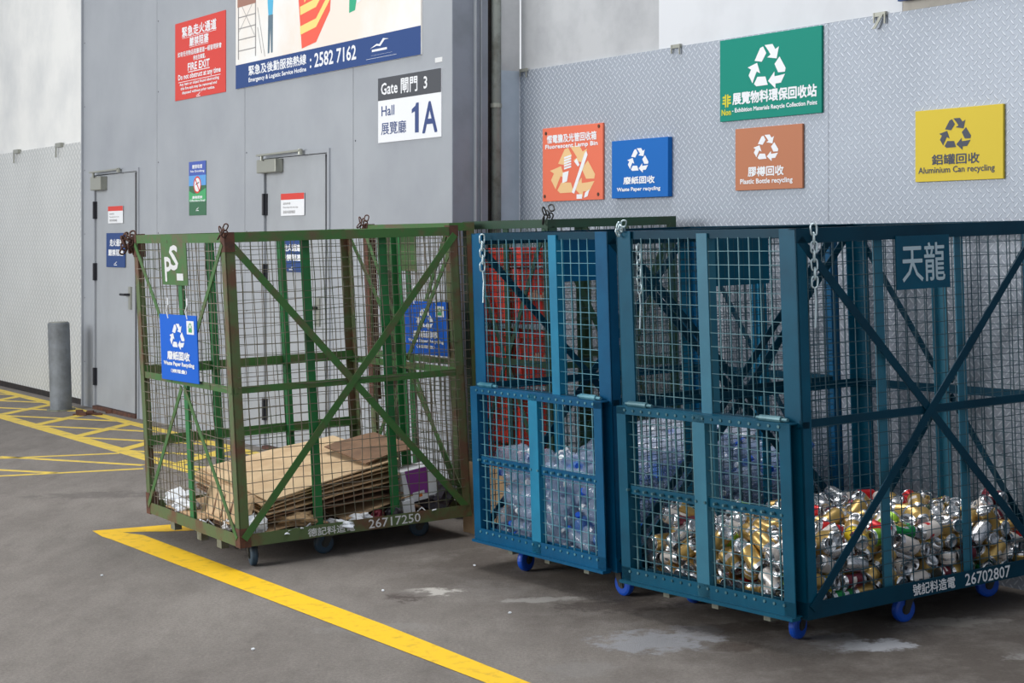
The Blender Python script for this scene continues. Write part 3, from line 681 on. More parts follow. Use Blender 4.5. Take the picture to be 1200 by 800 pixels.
def caster(F, a, b_, root, yaw, wm, r=.053):
    c = empty('caster', (0, 0, 0)); c.parent = root; p = F.P(a, b_, 0); c.location = (p.x, p.y, 0); c.rotation_euler = (0, 0, yaw)
    m = MB(); m.box(-.045, .045, -.04, .04, F.zb-.008, F.zb-.002); m.tube([(0, 0, F.zb-.02), (0, 0, F.zb-.006)], .024, 12)
    for s in (-1, 1): m.hexa([(x, y, z) for z, x0, x1 in ((r-.012, -.035, -.008), (F.zb-.018, -.022, .022)) for x, y in ((x0, s*.022-.002), (x1, s*.022-.002), (x1, s*.022+.002), (x0, s*.022+.002))])
    m.box(-.024, .024, -.024, .024, F.zb-.022, F.zb-.017)
    m.tube([(-.02, -.026, r), (-.02, .026, r)], .007, 8)
    m.build('fork', M['steel_dark'], c)
    wv = MB(); n = 24; prof = [(.020, -.017), (r-.012, -.017), (r-.003, -.013), (r, -.006), (r, .006), (r-.003, .013), (r-.012, .017), (.020, .017)]
    rings = [[wv.pt((-.02 + q[0]*math.cos(2*math.pi*j/n), q[1], r + q[0]*math.sin(2*math.pi*j/n))) for j in range(n)] for q in prof]
    for A, B in zip(rings, rings[1:]+rings[:1]):
        for j in range(n): wv.face((A[j], A[(j+1) % n], B[(j+1) % n], B[j]))
    wv.build('wheel', wm, c, smooth=False)
    hb = MB(); hb.tube([(-.02, -.019, r), (-.02, .019, r)], .020, 12); hb.build('wheel_hub', M['steel_dark'], c)

def plate_on(F, root, face, t0, t1, z0, z1, m, o=.0, name='name_plate'):
    b = MB(F.f); c0 = side_pts(F, face, t0, z0, o); 
    b.flat(side_pts(F, face, (t0+t1)/2, z0, o), side_pts(F, face, (t0+t1)/2, z1, o), TANG[face], abs(t1-t0), .004, OUT[face])
    return b.build(name, m, root)
def text_on(F, root, face, s, t0, t1, z0, z1, m, o=.005, bold=.002, name='lettering', sub=None):
    """t0 is the reader's left end"""
    mb = MB(); put_text(mb, s, 0, 1, 0, 1, y=0, bold=0) if False else None
    v, f = text_outline(s, 0); ax0, ax1 = min(p.x for p in v), max(p.x for p in v); ay0, ay1 = min(p.y for p in v), max(p.y for p in v)
    b = MB(F.f); offs = [(0, 0), (bold, 0), (-bold, 0), (0, bold), (0, -bold)] if bold else [(0, 0)]
    for k, (dx, dz) in enumerate(offs):
        i0 = len(b.v)
        for p in v: b.pt(side_pts(F, face, t0 + (p.x-ax0)/(ax1-ax0)*(t1-t0) + dx, z0 + (p.y-ay0)/(ay1-ay0)*(z1-z0) + dz, o + k*.00005))
        for q in f: b.face([i0+i for i in q])
    return link(name, b.mesh(name, [m], recalc=False), sub or root)

def common(F, root, mp, wm, floor_m, post_w, post_s, top_h, bot_h):
    for (a, b_) in ((0, 0), (0, F.w), (F.d, 0), (F.d, F.w)):
        m = MB(F.f); sa = 1 if a == 0 else -1; sb = 1 if b_ == 0 else -1
        x0, x1 = sorted((a, a+sa*.006)); y0, y1 = sorted((b_, b_+sb*post_w)); m.box(x0, x1, y0, y1, F.zb, F.h_top)
        x0, x1 = sorted((a, a+sa*post_s)); y0, y1 = sorted((b_, b_+sb*.006)); m.box(x0, x1, y0, y1, F.zb, F.h_top)
        m.build('corner_post', mp['post'], root)
    for face, L in (('yard', F.w), ('wall', F.w), ('right', F.d), ('left', F.d)):
        rec = face == 'yard' and mp.get('recess')
        m = MB(F.f); angle_rail(m, F, face, 0, L, F.h_top-(.034 if rec else top_h), .034 if rec else top_h, .03, -.012 if rec else .001, True); m.build('top_rail', mp['rail'], root)
        m = MB(F.f); angle_rail(m, F, face, 0, L, F.zb, bot_h, .03, .001); m.build('bottom_rail', mp['low'], root)
    m = MB(F.f); m.box(.006, F.d-.006, .006, F.w-.006, F.zb+.006, F.zb+.016); m.build('floor_plate', floor_m, root)
    for k in range(1, 4): m = MB(F.f); m.box(.01, F.d-.01, F.w*k/4-.02, F.w*k/4+.02, F.zb-.002, F.zb+.006); m.build('floor_bearer', mp['low'], root)

def x_side(F, root, face, mp, plate=None, verts=True, zmid=None, w_d=.034):
    L = F.d; zm = zmid or (F.zb+F.h_top)/2
    m = MB(F.f); angle_rail(m, F, face, .0, L, zm-.018, .034, .02, -.006); m.build('middle_rail', mp['rail'], root)
    if verts:
        for t in (L/3, 2*L/3): m = MB(F.f); angle_bar(m, F, face, t, F.zb+.03, F.h_top-.03, .05, .03, -.03, 1 if face == 'right' else -1); m.build('upright', mp['bar'], root)
    for (t0, z0, t1, z1, oo) in ((.02, F.zb+.04, L-.02, F.h_top-.04, .002), (.02, F.h_top-.04, L-.02, F.zb+.04, -.004)):
        m = MB(F.f); diag(m, F, face, t0, z0, t1, z1, w_d, oo); m.build('cross_brace', mp['brace'], root)
def v_side(F, root, face, mp, upper=True, plate=None):
    L = F.w; zm = (F.zb+F.h_top)/2; c = L/2
    m = MB(F.f); angle_rail(m, F, face, 0, L, zm-.018, .034, .02, -.006); m.build('middle_rail', mp['rail'], root)
    m = MB(F.f); angle_bar(m, F, face, c, F.zb+.02, F.h_top-.03, .05, .03, -.008); m.build('upright', mp['bar'], root)
    for (t0, z0, t1, z1) in ((.03, F.h_top-.05, c-.02, zm+.03), (L-.03, F.h_top-.05, c+.02, zm+.03), (c-.02, zm-.03, .03, F.zb+.04), (c+.02, zm-.03, L-.03, F.zb+.04)):
        m = MB(F.f); diag(m, F, face, t0, z0, t1, z1, .028, .001); m.build('brace', mp['brace'], root)

def mesh_all(F, root, mw, sv, sh, rv, rh, jit, faces):
    for face in faces:
        L = F.w if face in ('yard', 'wall') else F.d
        z0 = F.zb+.05
        if face == 'yard' and F.gate: z0 = F.gate
        wire_face(F, face, z0, F.h_top-.03, .03, L-.03, sv, sh, rv, rh, jit).build('wire_mesh', mw, root)['kind'] = 'stuff'

def lower_gate(F, root, mp, mw, zt):
    """drop gate hung in front of the yard face: frame, centre stile, middle rail, bolt heads and its own mesh"""
    g = empty('drop_gate', (0, 0, 0)); g.parent = root; o = .045; w = F.w; z0 = F.zb+.012
    for t, ww in ((.045, .055), (w-.045, .055)):
        m = MB(F.f); angle_bar(m, F, 'yard', t, z0, zt, ww, .035, o, 1 if t < .1 else -1); m.build('stile', mp['gate'], g)
    m = MB(F.f); angle_bar(m, F, 'yard', w/2, z0, zt, .068, .03, o, -1); m.build('centre_stile', mp['bar'], g)
    m = MB(F.f); angle_rail(m, F, 'yard', .018, w-.018, zt-.03, .032, .045, o, True); m.build('gate_top_rail', mp['gate'], g)
    m = MB(F.f); angle_rail(m, F, 'yard', .018, w-.018, z0, .055, .03, o); m.box(-.062, -.02, .018, w-.018, z0-.012, z0); m.build('gate_bottom_rail', mp['gate'], g)
    zm = z0+(zt-z0)*.50
    m = MB(F.f); angle_rail(m, F, 'yard', .05, w-.05, zm, .036, .012, o-.012); m.build('gate_middle_rail', mp['gate'], g)
    m = MB(F.f)
    for t in range(1, 19):
        tt = .02+t*(w-.04)/19
        for z in (zm+.018, zt-.012, z0+.04): m.tube([side_pts(F, 'yard', tt, z, o-.01), side_pts(F, 'yard', tt, z, o+.005)], .006, 6)
    m.build('weld_beads', mp['bead'], g)['kind'] = 'stuff'
    wire_face(F, 'yard', z0+.04, zt-.01, .05, w-.05, .052, .05, .0027, .0014, 0, o-.02).build('gate_mesh', mw, g)['kind'] = 'stuff'
    for t in (.13, w-.13):
        m = MB(F.f); m.tube([side_pts(F, 'yard', t-.055, zt+.012, o-.02), side_pts(F, 'yard', t+.055, zt+.012, o-.02)], .013, 10); m.tube([side_pts(F, 'yard', t-.085, zt+.012, o-.02), side_pts(F, 'yard', t+.075, zt+.012, o-.02)], .007, 8); m.build('hinge_barrel', mp['bead'], g)
    return g

def make_cage(name, label, origin, A, B, d, w, zb, htop, lean, cat='cage', group=None):
    F = Frame(origin, A, B, d, w, zb, htop-zb, lean); F.h_top = htop; F.gate = None
    return F, empty(name, F.o, label, cat, group)

# --- right blue cage (cans) and left blue cage (bottles)
def blue_cage(label, origin, A, B, d, w, lean, k, plate_right):
    F, root = make_cage('recycling_cage', label, origin, A, B, d, w, .125, 1.588, lean, group='wheeled wire cages')
    tm = M['teal_b'] if k == 'b' else M['teal_a']; tw = M['teal_wire_b'] if k == 'b' else M['teal_wire_a']
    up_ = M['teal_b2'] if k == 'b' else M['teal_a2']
    mp = dict(post=tm, rail=M['teal_shade'], low=M['teal_shade'] if k == 'b' else tm, bar=up_, brace=M['teal_shade'], gate=tm, bead=tw, recess=True)
    F.gate = .86
    common(F, root, mp, None, tm, .085, .05, .055, .065)
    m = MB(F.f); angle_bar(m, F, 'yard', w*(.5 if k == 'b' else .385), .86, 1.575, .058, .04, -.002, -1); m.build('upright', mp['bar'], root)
    m = MB(F.f); m.box(.006, .04, .0, w, .84, .865); m.build('sill_rail', mp['rail'], root)
    x_side(F, root, 'right', mp); x_side(F, root, 'left', mp); v_side(F, root, 'wall', mp)
    for face in ('left',) + (('right',) if plate_right else ()):
        pl = plate_on(F, root, face, d/2-.17, d/2+.13 if face == 'right' else d/2+.15, 1.335, 1.545, tm, -.012 if face == 'left' else .004)
    mesh_all(F, root, tw, .055 if k == 'b' else .062, .052, .0020, .0013, 0, ('yard',))
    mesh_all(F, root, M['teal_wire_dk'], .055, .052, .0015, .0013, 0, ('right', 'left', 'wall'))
    lower_gate(F, root, mp, tw, .86)
    for q in range(3):
        m = MB(F.f); a = w*(.22+.28*q); m.box(.01, .05, a-.018, a+.018, .085, .127); m.build('foot_stub', M['stub'], root)
    return F, root
n_B = (1.067, 6.323); R_B = (2.289-1.067, 7.145-6.323); L_B = (.45-1.067, 7.122-6.323)  # blue and front green cage corners taken from image pixels, skew and lean included
FB, cB = blue_cage('dark teal wheeled wire cage full of drink cans, nearest the camera at right', (1.067, 6.323, 0), R_B, L_B, 1.38, 1.01, -.012, 'b', True)
for (a, b_, yw) in ((.16, .20, .9), (.66, .12, .5), (1.26, .2, .3), (.30, .93, .9), (1.2, .85, .8)): caster(FB, a, b_, cB, yw, M['wheel_blue'])
text_on(FB, cB, 'right', '天龍', FB.d/2-.14, FB.d/2+.10, 1.365, 1.515, M['chain'], .0092, .0015)
text_on(FB, cB, 'right', '號記料造電', .56, .80, .135, .180, M['white'], .0025, .0008); text_on(FB, cB, 'right', '26702807', .86, 1.13, .133, .180, M['white'], .0025, .0008)
FA, cA = blue_cage('brighter blue wheeled wire cage full of plastic bottles, left of the can cage', (.412, 7.262, 0), (.829, .559), (-.193-.408, 8.131-7.266), 1.36, 1.05, -.006, 'a', False)
for (a, b_, yw) in ((.10, .10, 2.2), (.10, .80, .9), (1.2, .15, .4), (1.2, .9, 1.0)): caster(FA, a, b_, cA, yw, M['wheel_blue'])

# --- green cages
def green_cage(label, origin, A, B, d, w, zb, ht, lean, old, wires=True, simple=False, dark=False):
    F, root = make_cage('recycling_cage', label, origin, A, B, d, w, zb, ht, lean, group='wheeled wire cages')
    g = M['green_dark'] if dark else M['green']
    mp = dict(post=g if dark else M['green_old'], rail=g, low=g if dark else M['green_old'], bar=g if dark else M['green_bright'], brace=g, gate=g, bead=g)
    common(F, root, mp, None, M['card_dark'] if not dark else g, .055, .05, .045, .06)
    return F, root, mp
FG, cG, mp = green_cage('rusty green wheeled wire cage holding flattened cardboard, in front on the left', (-1.34, 8.134, 0), (-.247+1.34, 8.86-8.134), (-2.022+1.34, 9.239-8.134), 1.31, 1.30, .11, 1.62, -.034, True)
v_side(FG, cG, 'yard', mp); x_side(FG, cG, 'right', mp, w_d=.036)
for t_ in (FG.d/3, 2*FG.d/3): m = MB(FG.f); angle_bar(m, FG, 'left', t_, .13, 1.58, .05, .03, -.008, -1); m.build('upright', M['green_bright'], cG)
for z_ in (.475, .86): m = MB(FG.f); angle_rail(m, FG, 'left', 0, FG.d, z_, .05, .02, -.006); m.build('cross_rail', M['green'], cG)
v_side(FG, cG, 'wall', mp)
m = MB(FG.f); m.box(-.003, .056, -.003, .056, .108, .20); m.build('rusted_corner', M['rust'], cG)
m = MB(FG.f); m.box(-.003, .05, -.003, .05, 1.53, 1.625); m.build('rusted_corner', M['rust'], cG)
m = MB(FG.f); m.box(-.003, .05, FG.w-.05, FG.w+.003, 1.50, 1.625); m.build('rusted_corner', M['rust'], cG)
m = MB(FG.f); m.box(-.003, .05, FG.w-.05, FG.w+.006, .105, .22); m.build('rusted_corner', M['rust'], cG)
m = MB(FG.f); m.box(FG.d-.05, FG.d+.003, -.003, .05, 1.57, 1.628); m.build('rusted_corner', M['rust'], cG)
mesh_all(FG, cG, M['green_wire'], .055, .052, .0016, .0016, .014, ('yard', 'right'))
mesh_all(FG, cG, M['green_wire'], .055, .052, .0013, .0013, .010, ('left', 'wall'))
plate_on(FG, cG, 'yard', .50, .86, 1.36, 1.575, M['green'], .003)
o = text_on(FG, cG, 'yard', 'P', .81, .72, 1.38, 1.50, M['label_pale'], .0085, .004); text_on(FG, cG, 'yard', 'S', .735, .62, 1.44, 1.56, M['label_pale'], .0085, .005)
b = MB(FG.f); b.flat(side_pts(FG, 'yard', .60, 1.385, .0078), side_pts(FG, 'yard', .60, 1.42, .0078), (0, 1, 0), .09, .001, (-1, 0, 0)); b.build('paper_label', M['label_pale'], cG)
text_on(FG, cG, 'right', '德記料造電', .36, .62, .118, .158, M['label_pale'], .0025, .0006); text_on(FG, cG, 'right', '26717250', .70, 1.00, .118, .162, M['label_pale'], .0025, .0006)
for (a, b_, yw) in ((.10, .10, 1.9), (.52, .12, .55), (1.12, .2, .2), (.2, 1.0, 1.5), (1.1, 1.1, .6)): caster(FG, a, b_, cG, yw, M['wheel_dark'])
for (a, b_) in ((.05, 1.0), (.05, .62), (.05, .35)):
    m = MB(FG.f); m.box(a-.02, a+.02, b_-.03, b_+.03, .055, .112); m.build('foot_stub', M['stub'], cG)

# green cage, flattened in depth, behind the first, in the corner by the gate
Am = (0.84013477, 0.5423777); Bm = (-0.5423777, 0.84013477)
o2 = nm(4.80, 8.03)
FK, cK, mp2 = green_cage('narrow green wire cage behind the cardboard cage, with a hanging blue sign', o2, Am, (-.56, .84), .16, .98, .11, 1.64, -.02, True)
v_side(FK, cK, 'yard', mp2); mesh_all(FK, cK, M['green_wire'], .055, .052, .0014, .0014, .010, ('yard', 'wall', 'left', 'right'))
plate_on(FK, cK, 'yard', .36, .78, 1.37, 1.59, M['green'], .003)
m = MB(FK.f); m.box(-.004, .05, FK.w-.05, FK.w+.004, .6, 1.645); m.build('rusted_corner', M['rust'], cK)
for (a, b_) in ((.1, .1), (.1, .88)): caster(FK, a, b_, cK, .5, M['wheel_dark'])

# dark green cage holding the red crates
oD = nm(4.99, 7.38)
FD, cD, mp3 = green_cage('dark green wire cage behind the bottle cage, stacked with red crates', oD, (nm(5.66, 7.12)-oD).xy, Bm, .70, .86, .11, 1.645, 0, False, dark=True)
x_side(FD, cD, 'right', mp3, verts=False, w_d=.03); v_side(FD, cD, 'yard', mp3); v_side(FD, cD, 'wall', mp3)
mesh_all(FD, cD, M['dkwire'], .05, .05, .0013, .0013, .006, ('yard', 'right', 'left', 'wall'))
for (a, b_) in ((.1, .1), (.1, .76), (.6, .1), (.6, .76)): caster(FD, a, b_, cD, .7, M['wheel_dark'])

# chains
chain('hanging_chain', 'pale galvanised chain with a hook rod at the left post of the bottle cage', FA.W(-.03, 1.05-.135, 1.58), 5, M['chain'], .4)
chain('hanging_chain', 'pale chain hanging at the front left corner inside the can cage', FB.W(.03, 1.01-.10, 1.53), 6, M['chain'], .9)
chain('hanging_chain', 'pale chain and hook rod hanging at the near corner of the can cage', FB.W(.07, -.022, 1.60), 7, M['chain'], .2)
chain_bunch('chain_bunch', 'bunch of rusty chain looped over the far left corner of the front green cage', FG.W(-.02, 1.33, 1.60), M['chain_rust'], 14, .06)
chain_bunch('chain_bunch', 'small rusty chain loop on the front corner post of the green cage', FG.W(-.015, -.012, 1.63), M['chain_rust'], 5, .035, .035)
chain_bunch('chain_bunch', 'rusty chain heaped on the left corner of the narrow green cage', FK.W(-.012, .96, 1.66), M['chain_rust'], 8, .05, .04)
chain_bunch('chain_bunch', 'dark chain loops on the corner of the dark green cage', FD.W(.0, .0, 1.685), M['steel_dark'], 5, .05, .045)
chain_bunch('chain_bunch', 'pale chain piled on the top rail between the two blue cages', FB.W(-.01, .97, 1.60), M['chain'], 5, .03, .035)

# hanging blue signs on the green cages
def hanging_sign(F, label, t0, t1, z0, z1, o, full):
    c = F.W(-o, t0, z0); T = -(F.B.to_3d()); n = Vector((T.y, -T.x, 0)); n = n if n.dot(Vector((0, -1, 0))) > 0 else -n
    X = T; Y = -n; Z = Vector((0, 0, 1)); lean = Vector((F.lean/F.h, 0, 1)).normalized(); Z = lean
    mw = Matrix(((X.x, Y.x, Z.x, c.x), (X.y, Y.y, Z.y, c.y), (X.z, Y.z, Z.z, c.z), (0, 0, 0, 1)))
    t = empty('hanging_recycling_sign', mw, label, 'sign', 'blue signs hung on the green cages'); w, h = t0-t1, z1-z0
    b = MB(); b.box(0, w, -.002, .003, 0, h); b.build('plate', M['s_blue2'], t)
    ink(t, M['white'], lambda b: put_recycle(b, w*.48, h*.69, w*.20, h*.20, -.0035), 'recycling_symbol')
    ink(t, M['white'], lambda b: (put_text(b, '廢紙回收', w*.19, w*.79, h*.32, h*.44, y=-.0035, bold=.006), put_text(b, 'Waste Paper Recycling', w*.08, w*.90, h*.215, h*.285, y=-.0035, bold=.004),
        put_text(b, '（請摺疊）', w*.27, w*.70, h*.12, h*.175, y=-.0035, bold=.002), quad(b, w*.74, w*.93, h*.72, h*.92, -.0032)))
    ink(t, M['m_green'], lambda b: (quad(b, w*.79, w*.88, h*.75, h*.80, -.004), put_recycle(b, w*.835, h*.845, w*.05, h*.05, -.004)), 'corner_emblem')
    for x in (.24, .76):
        s = MB(); s.tube([(w*x, .0, h-.02), (w*x-.01, -.006, h+.02), (w*x+.01, -.004, h+.05), (w*x-.004, .002, h+.085)], .005, 6); s.build('tie', M['white'], t)
    return t
hanging_sign(FG, 'bright blue waste paper sign tied to the front green cage', .925, .40, .865, 1.205, .012, True)
hanging_sign(FK, 'blue waste paper sign seen through the mesh on the narrow green cage behind', .505, .04, .90, 1.20, .012, True)

# ------------------------------------------------------------------ red crates
def crate(label, F, a0, a1, b0, b1, z0, z1, marks):
    t = empty('plastic_crate', F.W((a0+a1)/2, (b0+b1)/2, z0), label, 'crate', 'red crates in the dark green cage')
    off_ = F.P((a0+a1)/2, (b0+b1)/2, z0); g = lambda v: F.f(v) - off_
    m = MB(g); th = .012
    for (x0, x1, y0, y1) in ((a0, a0+th, b0, b1), (a1-th, a1, b0, b1), (a0, a1, b0, b0+th), (a0, a1, b1-th, b1)): m.box(x0, x1, y0, y1, z0, z1)
    m.box(a0, a1, b0, b1, z0, z0+th)
    for q in range(1, 5): y = b0+(b1-b0)*q/5; m.box(a0-.006, a0, y-.006, y+.006, z0+.02, z1-.03)
    for q in range(1, 4): x = a0+(a1-a0)*q/4; m.box(x-.006, x+.006, b0-.006, b0, z0+.02, z1-.03)
    m.build('shell', M['crate_red'], t, bevel=.002)
    m = MB(g); m.box(a0-.012, a0, b0-.012, b1+.012, z1-.028, z1); m.box(a0, a1, b0-.012, b0, z1-.028, z1); m.build('rim', M['crate_red'], t)
    if marks:
        m = MB(g)
        for q in range(7): x = a0+.03+q*(a1-a0-.06)/7; m.box(x, x+.02, b0-.008, b0-.006, z0+(z1-z0)*.42, z0+(z1-z0)*.42+.03+.015*(q % 3))
        m.build('faded_print', M['crate_mark'], t)
lv = [(.145, .40), (.415, .70), (.74, 1.035), (1.08, 1.38)]
names = ['red plastic crate at the bottom of the stack behind the bottle cage', 'second red crate from the bottom behind the bottle cage', 'third red crate up, in dark shade under the upper one', 'tall red crate with faded print near the top of the stack']
for (z0, z1), nme in zip(lv, names): crate(nme, FD, .04, .26, .36, .80, z0, z1, z0 > .7)
crate('shallow red crate topping the stack behind the bottle cage', FD, .05, .30, .34, .78, 1.395, 1.49, False)
t = empty('cardboard_box', nm(4.86, 7.60, 0), 'brown cardboard box on the floor between the bottle cage and the crates', 'box')
b = MB(); b.box(-.10, .10, -.22, .22, 0, .30); b.box(-.1, -.098, -.22, .22, .30, .38)
bx = b.build('carton', M['card'], t, bevel=.002); t.rotation_euler = (0, 0, math.atan2(0.5424, 0.8401)); t.location = nm(4.74, 7.52, 0)

# ------------------------------------------------------------------ contents of the green cage
def sheet(label, corners, th, m, curl, seed, F=FG, name='flattened_carton'):
    """corrugated sheet: corners (a,b,z) in order, curled and with a fold"""
    rnd = random.Random(seed); nx, ny = 12, 6; c = [Vector(q) for q in corners]; ctr = sum(c, Vector())/4
    t = empty(name, F.W(*ctr), label, 'cardboard', 'flattened cartons in the front green cage'); off_ = F.P(*ctr)
    b = MB(lambda v: F.f(v) - off_)
    def pt(i, j, dz):
        s, r = i/nx, j/ny; p = c[0]*(1-s)*(1-r) + c[1]*s*(1-r) + c[2]*s*r + c[3]*(1-s)*r
        z = curl*math.sin(s*math.pi)*.6 + .006*noise.noise(Vector((s*3+seed*.2, r*2.5, seed*.07))) + curl*.4*r*r
        return b.pt((p.x, p.y, p.z+z+dz))
    T = [[pt(i, j, th) for j in range(ny+1)] for i in range(nx+1)]; Bt = [[pt(i, j, 0) for j in range(ny+1)] for i in range(nx+1)]
    for i in range(nx):
        for j in range(ny): b.face((T[i][j], T[i+1][j], T[i+1][j+1], T[i][j+1])); b.face((Bt[i][j], Bt[i][j+1], Bt[i+1][j+1], Bt[i+1][j]))
    for i in range(nx): b.face((T[i][0], Bt[i][0], Bt[i+1][0], T[i+1][0])); b.face((T[i][ny], T[i+1][ny], Bt[i+1][ny], Bt[i][ny]))
    for j in range(ny): b.face((T[0][j], T[0][j+1], Bt[0][j+1], Bt[0][j])); b.face((T[nx][j], Bt[nx][j], Bt[nx][j+1], T[nx][j+1]))
    b.build('sheet', m, t); return t
zs = [(.20, .26), (.215, .30), (.235, .335), (.25, .36), (.265, .385), (.28, .405), (.295, .43)]
lab = ['lowest flattened carton of the tilted stack, dark and worn', 'worn brown carton sheet low in the tilted stack', 'flattened carton with a torn edge in the lower half of the stack', 'mid-stack carton sheet reaching far to the right',
       'pale carton sheet second below the top of the stack', 'broad carton sheet just under the top one', 'large pale carton sheet lying on top of the stack']
mats_ = ['card_dark', 'card_dark', 'card', 'card', 'card_pale', 'card', 'card_pale']
for k, ((zl, zr), lb) in enumerate(zip(zs, lab)):
    r = random.Random(k+40); dx = r.uniform(-.03, .03)
    sheet(lb, [(.17+dx, .07+r.uniform(0, .03), zl), (.98+dx+.02*k*(1 if k < 4 else -.5), .07+r.uniform(0, .04), zr), (.96+dx, .95, zr+.03), (.17+dx, .98, zl+.06)], .006, M[mats_[k]], .012, k*1.7)
sheet('carton sheet slipping down to the right beside the purple carton', [(.60, .06, .165), (1.10, .07, .255), (1.12, .7, .27), (.60, .8, .18)], .006, M['card'], .004, 33)
sheet('narrow carton strip sticking out highest on the right', [(.76, .12, .425), (1.08, .12, .475), (1.07, .6, .505), (.76, .6, .46)], .006, M['card_dark'], .01, 35)
sheet('flat brown carton lying on the cage floor under the stack', [(.1, .06, .135), (1.2, .06, .14), (1.2, 1.1, .15), (.1, 1.1, .14)], .006, M['card_dark'], .008, 51)
sheet('kraft sheet on the cage floor near the front corner', [(.15, .06, .15), (.50, .05, .165), (.50, .4, .17), (.12, .4, .16)], .005, M['card'], .02, 54)
sheet('carton sheet lying flat on the left side of the cage floor', [(.05, .62, .145), (.6, .7, .15), (.6, 1.2, .17), (.05, 1.15, .15)], .006, M['card'], .015, 57)
# crushed box end at the left of the stack
t = empty('crushed_carton', FG.W(.10, .36, .2), 'crushed open carton end facing left of the cardboard stack', 'box'); off_ = FG.P(.10, .36, .2)
b = MB(lambda v: FG.f(v) - off_)
b.hexa([(.05, .12, .19), (.10, .10, .20), (.10, .62, .20), (.06, .66, .19), (.12, .12, .335), (.135, .10, .335), (.135, .62, .345), (.125, .66, .345)])
b.build('carton', M['card_pale'], t, bevel=.004)
b = MB(lambda v: FG.f(v) - off_)
for q in range(5): y = .16+q*.11; b.flat((.048+.004*q % .02, y, .20), (.125, y+.05, .33), (0, 1, 0), .012, .004, (-1, 0, 0))
b.build('creases', M['card_dark'], t)
b = MB(lambda v: FG.f(v) - off_); b.hexa([(.03, .2, .19), (.03, .6, .19), (.12, .62, .20), (.12, .2, .20), (.026, .2, .195), (.026, .6, .195), (.118, .62, .206), (.118, .2, .206)]); b.build('flap', M['card'], t)

def crumple(name, label, F, a, b_, z, sx, sy, sz, m, seed, cat='rubbish', amp=.5, group=None, sub=3):
    bm = bmesh.new(); bmesh.ops.create_icosphere(bm, subdivisions=sub, radius=1)
    for v in bm.verts:
        n = noise.noise(v.co*1.7 + Vector((seed*3.3, 0, 0)))*amp + noise.noise(v.co*4.5 + Vector((0, seed*2.1, 0)))*amp*.6
        v.co *= 1+n; v.co.x *= sx; v.co.y *= sy; v.co.z *= sz
    zmin = min(v.co.z for v in bm.verts)
    for v in bm.verts: v.co.z -= zmin
    me = bpy.data.meshes.new(name); bm.to_mesh(me); bm.free(); me.materials.append(m)
    o = link(name, me); o.location = F.W(a, b_, z); o.rotation_euler = (0, 0, math.atan2(F.A.y, F.A.x)+seed)
    return tag(o, label, cat, group)
crumple('plastic_bag', 'white crumpled plastic bag at the far left of the cardboard cage', FG, .13, 1.16, .135, .13, .07, .045, M['paper_white'], 1, 'bag')
crumple('plastic_bag', 'white crumpled plastic film behind the left post of the cardboard cage', FG, .10, .98, .135, .08, .06, .035, M['paper_white'], 2, 'bag')
crumple('crumpled_paper', 'white crumpled paper in the front corner of the cardboard cage', FG, .12, .08, .135, .05, .05, .055, M['paper_white'], 3, 'paper')
crumple('crumpled_paper', 'pale crumpled paper left of the front corner of the cardboard cage', FG, .07, .28, .135, .08, .04, .03, M['label_pale'], 4, 'paper')
crumple('plastic_cup', 'white crushed plastic lying by the second upright', FG, .56, .045, .133, .09, .022, .022, M['paper_white'], 5, 'cup')
crumple('plastic_cup', 'white oval plastic lid lying right of the first upright', FG, .68, .05, .133, .06, .025, .026, M['white'], 6, 'cup')
crumple('crumpled_packet', 'small dull red packet on the cage floor', FG, .78, .05, .133, .05, .03, .03, M['can_plum'], 7, 'packet')
crumple('crumpled_packet', 'silver and black packet on the cage floor', FG, .88, .06, .133, .05, .03, .035, M['bag_dark'], 8, 'packet')
crumple('crumpled_paper', 'kraft paper twist on the cage floor under the stack', FG, .34, .08, .16, .12, .05, .03, M['kraft'], 9, 'paper')
crumple('crumpled_paper', 'white scrap of paper near the floor rail of the cardboard cage', FG, .30, .035, .133, .07, .02, .015, M['paper_white'], 10, 'paper')
crumple('plastic_bag', 'dark glossy plastic bag in the right corner of the cardboard cage', FG, 1.17, .14, .135, .11, .09, .075, M['bag_dark'], 11, 'bag')
crumple('plastic_bag', 'white plastic bag bulging behind the purple carton', FG, 1.13, .16, .25, .07, .06, .06, M['paper_white'], 12, 'bag')
crumple('crumpled_paper', 'torn brown paper heaped at the right end of the cardboard cage', FG, 1.16, .45, .135, .12, .2, .09, M['kraft'], 13, 'paper')
t = empty('purple_carton', FG.W(.90, .06, .14), 'white and purple printed carton standing at the right of the cardboard', 'box')
th_ = math.atan2(FG.A.y, FG.A.x)
t.matrix_world = Matrix.Translation(FG.W(.955, .07, .20)) @ Matrix.Rotation(th_, 4, 'Z') @ Matrix.Rotation(math.radians(-7), 4, 'Y')
b = MB(); b.box(0, .20, 0, .12, .0, .17); b.box(-.02, .05, -.006, .08, -.062, .02); b.build('carton', M['white'], t, bevel=.003)
ink(t, M['purple'], lambda b: shape(b, [(.035, .035), (.145, .03), (.15, .165), (.02, .168)], -.001), 'purple_panel')
ink(t, M['white'], lambda b: quad(b, .05, .12, .012, .05, -.002), 'paper_label'); ink(t, M['o_dot'], lambda b: quad(b, .085, .105, .02, .038, -.003), 'orange_mark')
for k, (a, b_) in enumerate(((.06, .2), (.05, .45), (.4, .05), (1.0, .05))):
    s = MB(lambda v: v); p = FG.W(a, b_, .15); s.tube([(0, 0, 0), (.02, .03, .03), (.05, .03, .01), (.09, .06, .02)], .004, 5); o = s.build('plastic_strap', M['paper_white']); o.location = p; o.rotation_euler = (0, 0, k*1.9)
    tag(o, ('white packing strap curling under the hanging blue sign in the cardboard cage', 'white packing strap at the front left edge of the cardboard cage floor', 'white packing strap before the stack near the first upright', 'white packing strap at the foot of the purple carton')[k], 'strap')

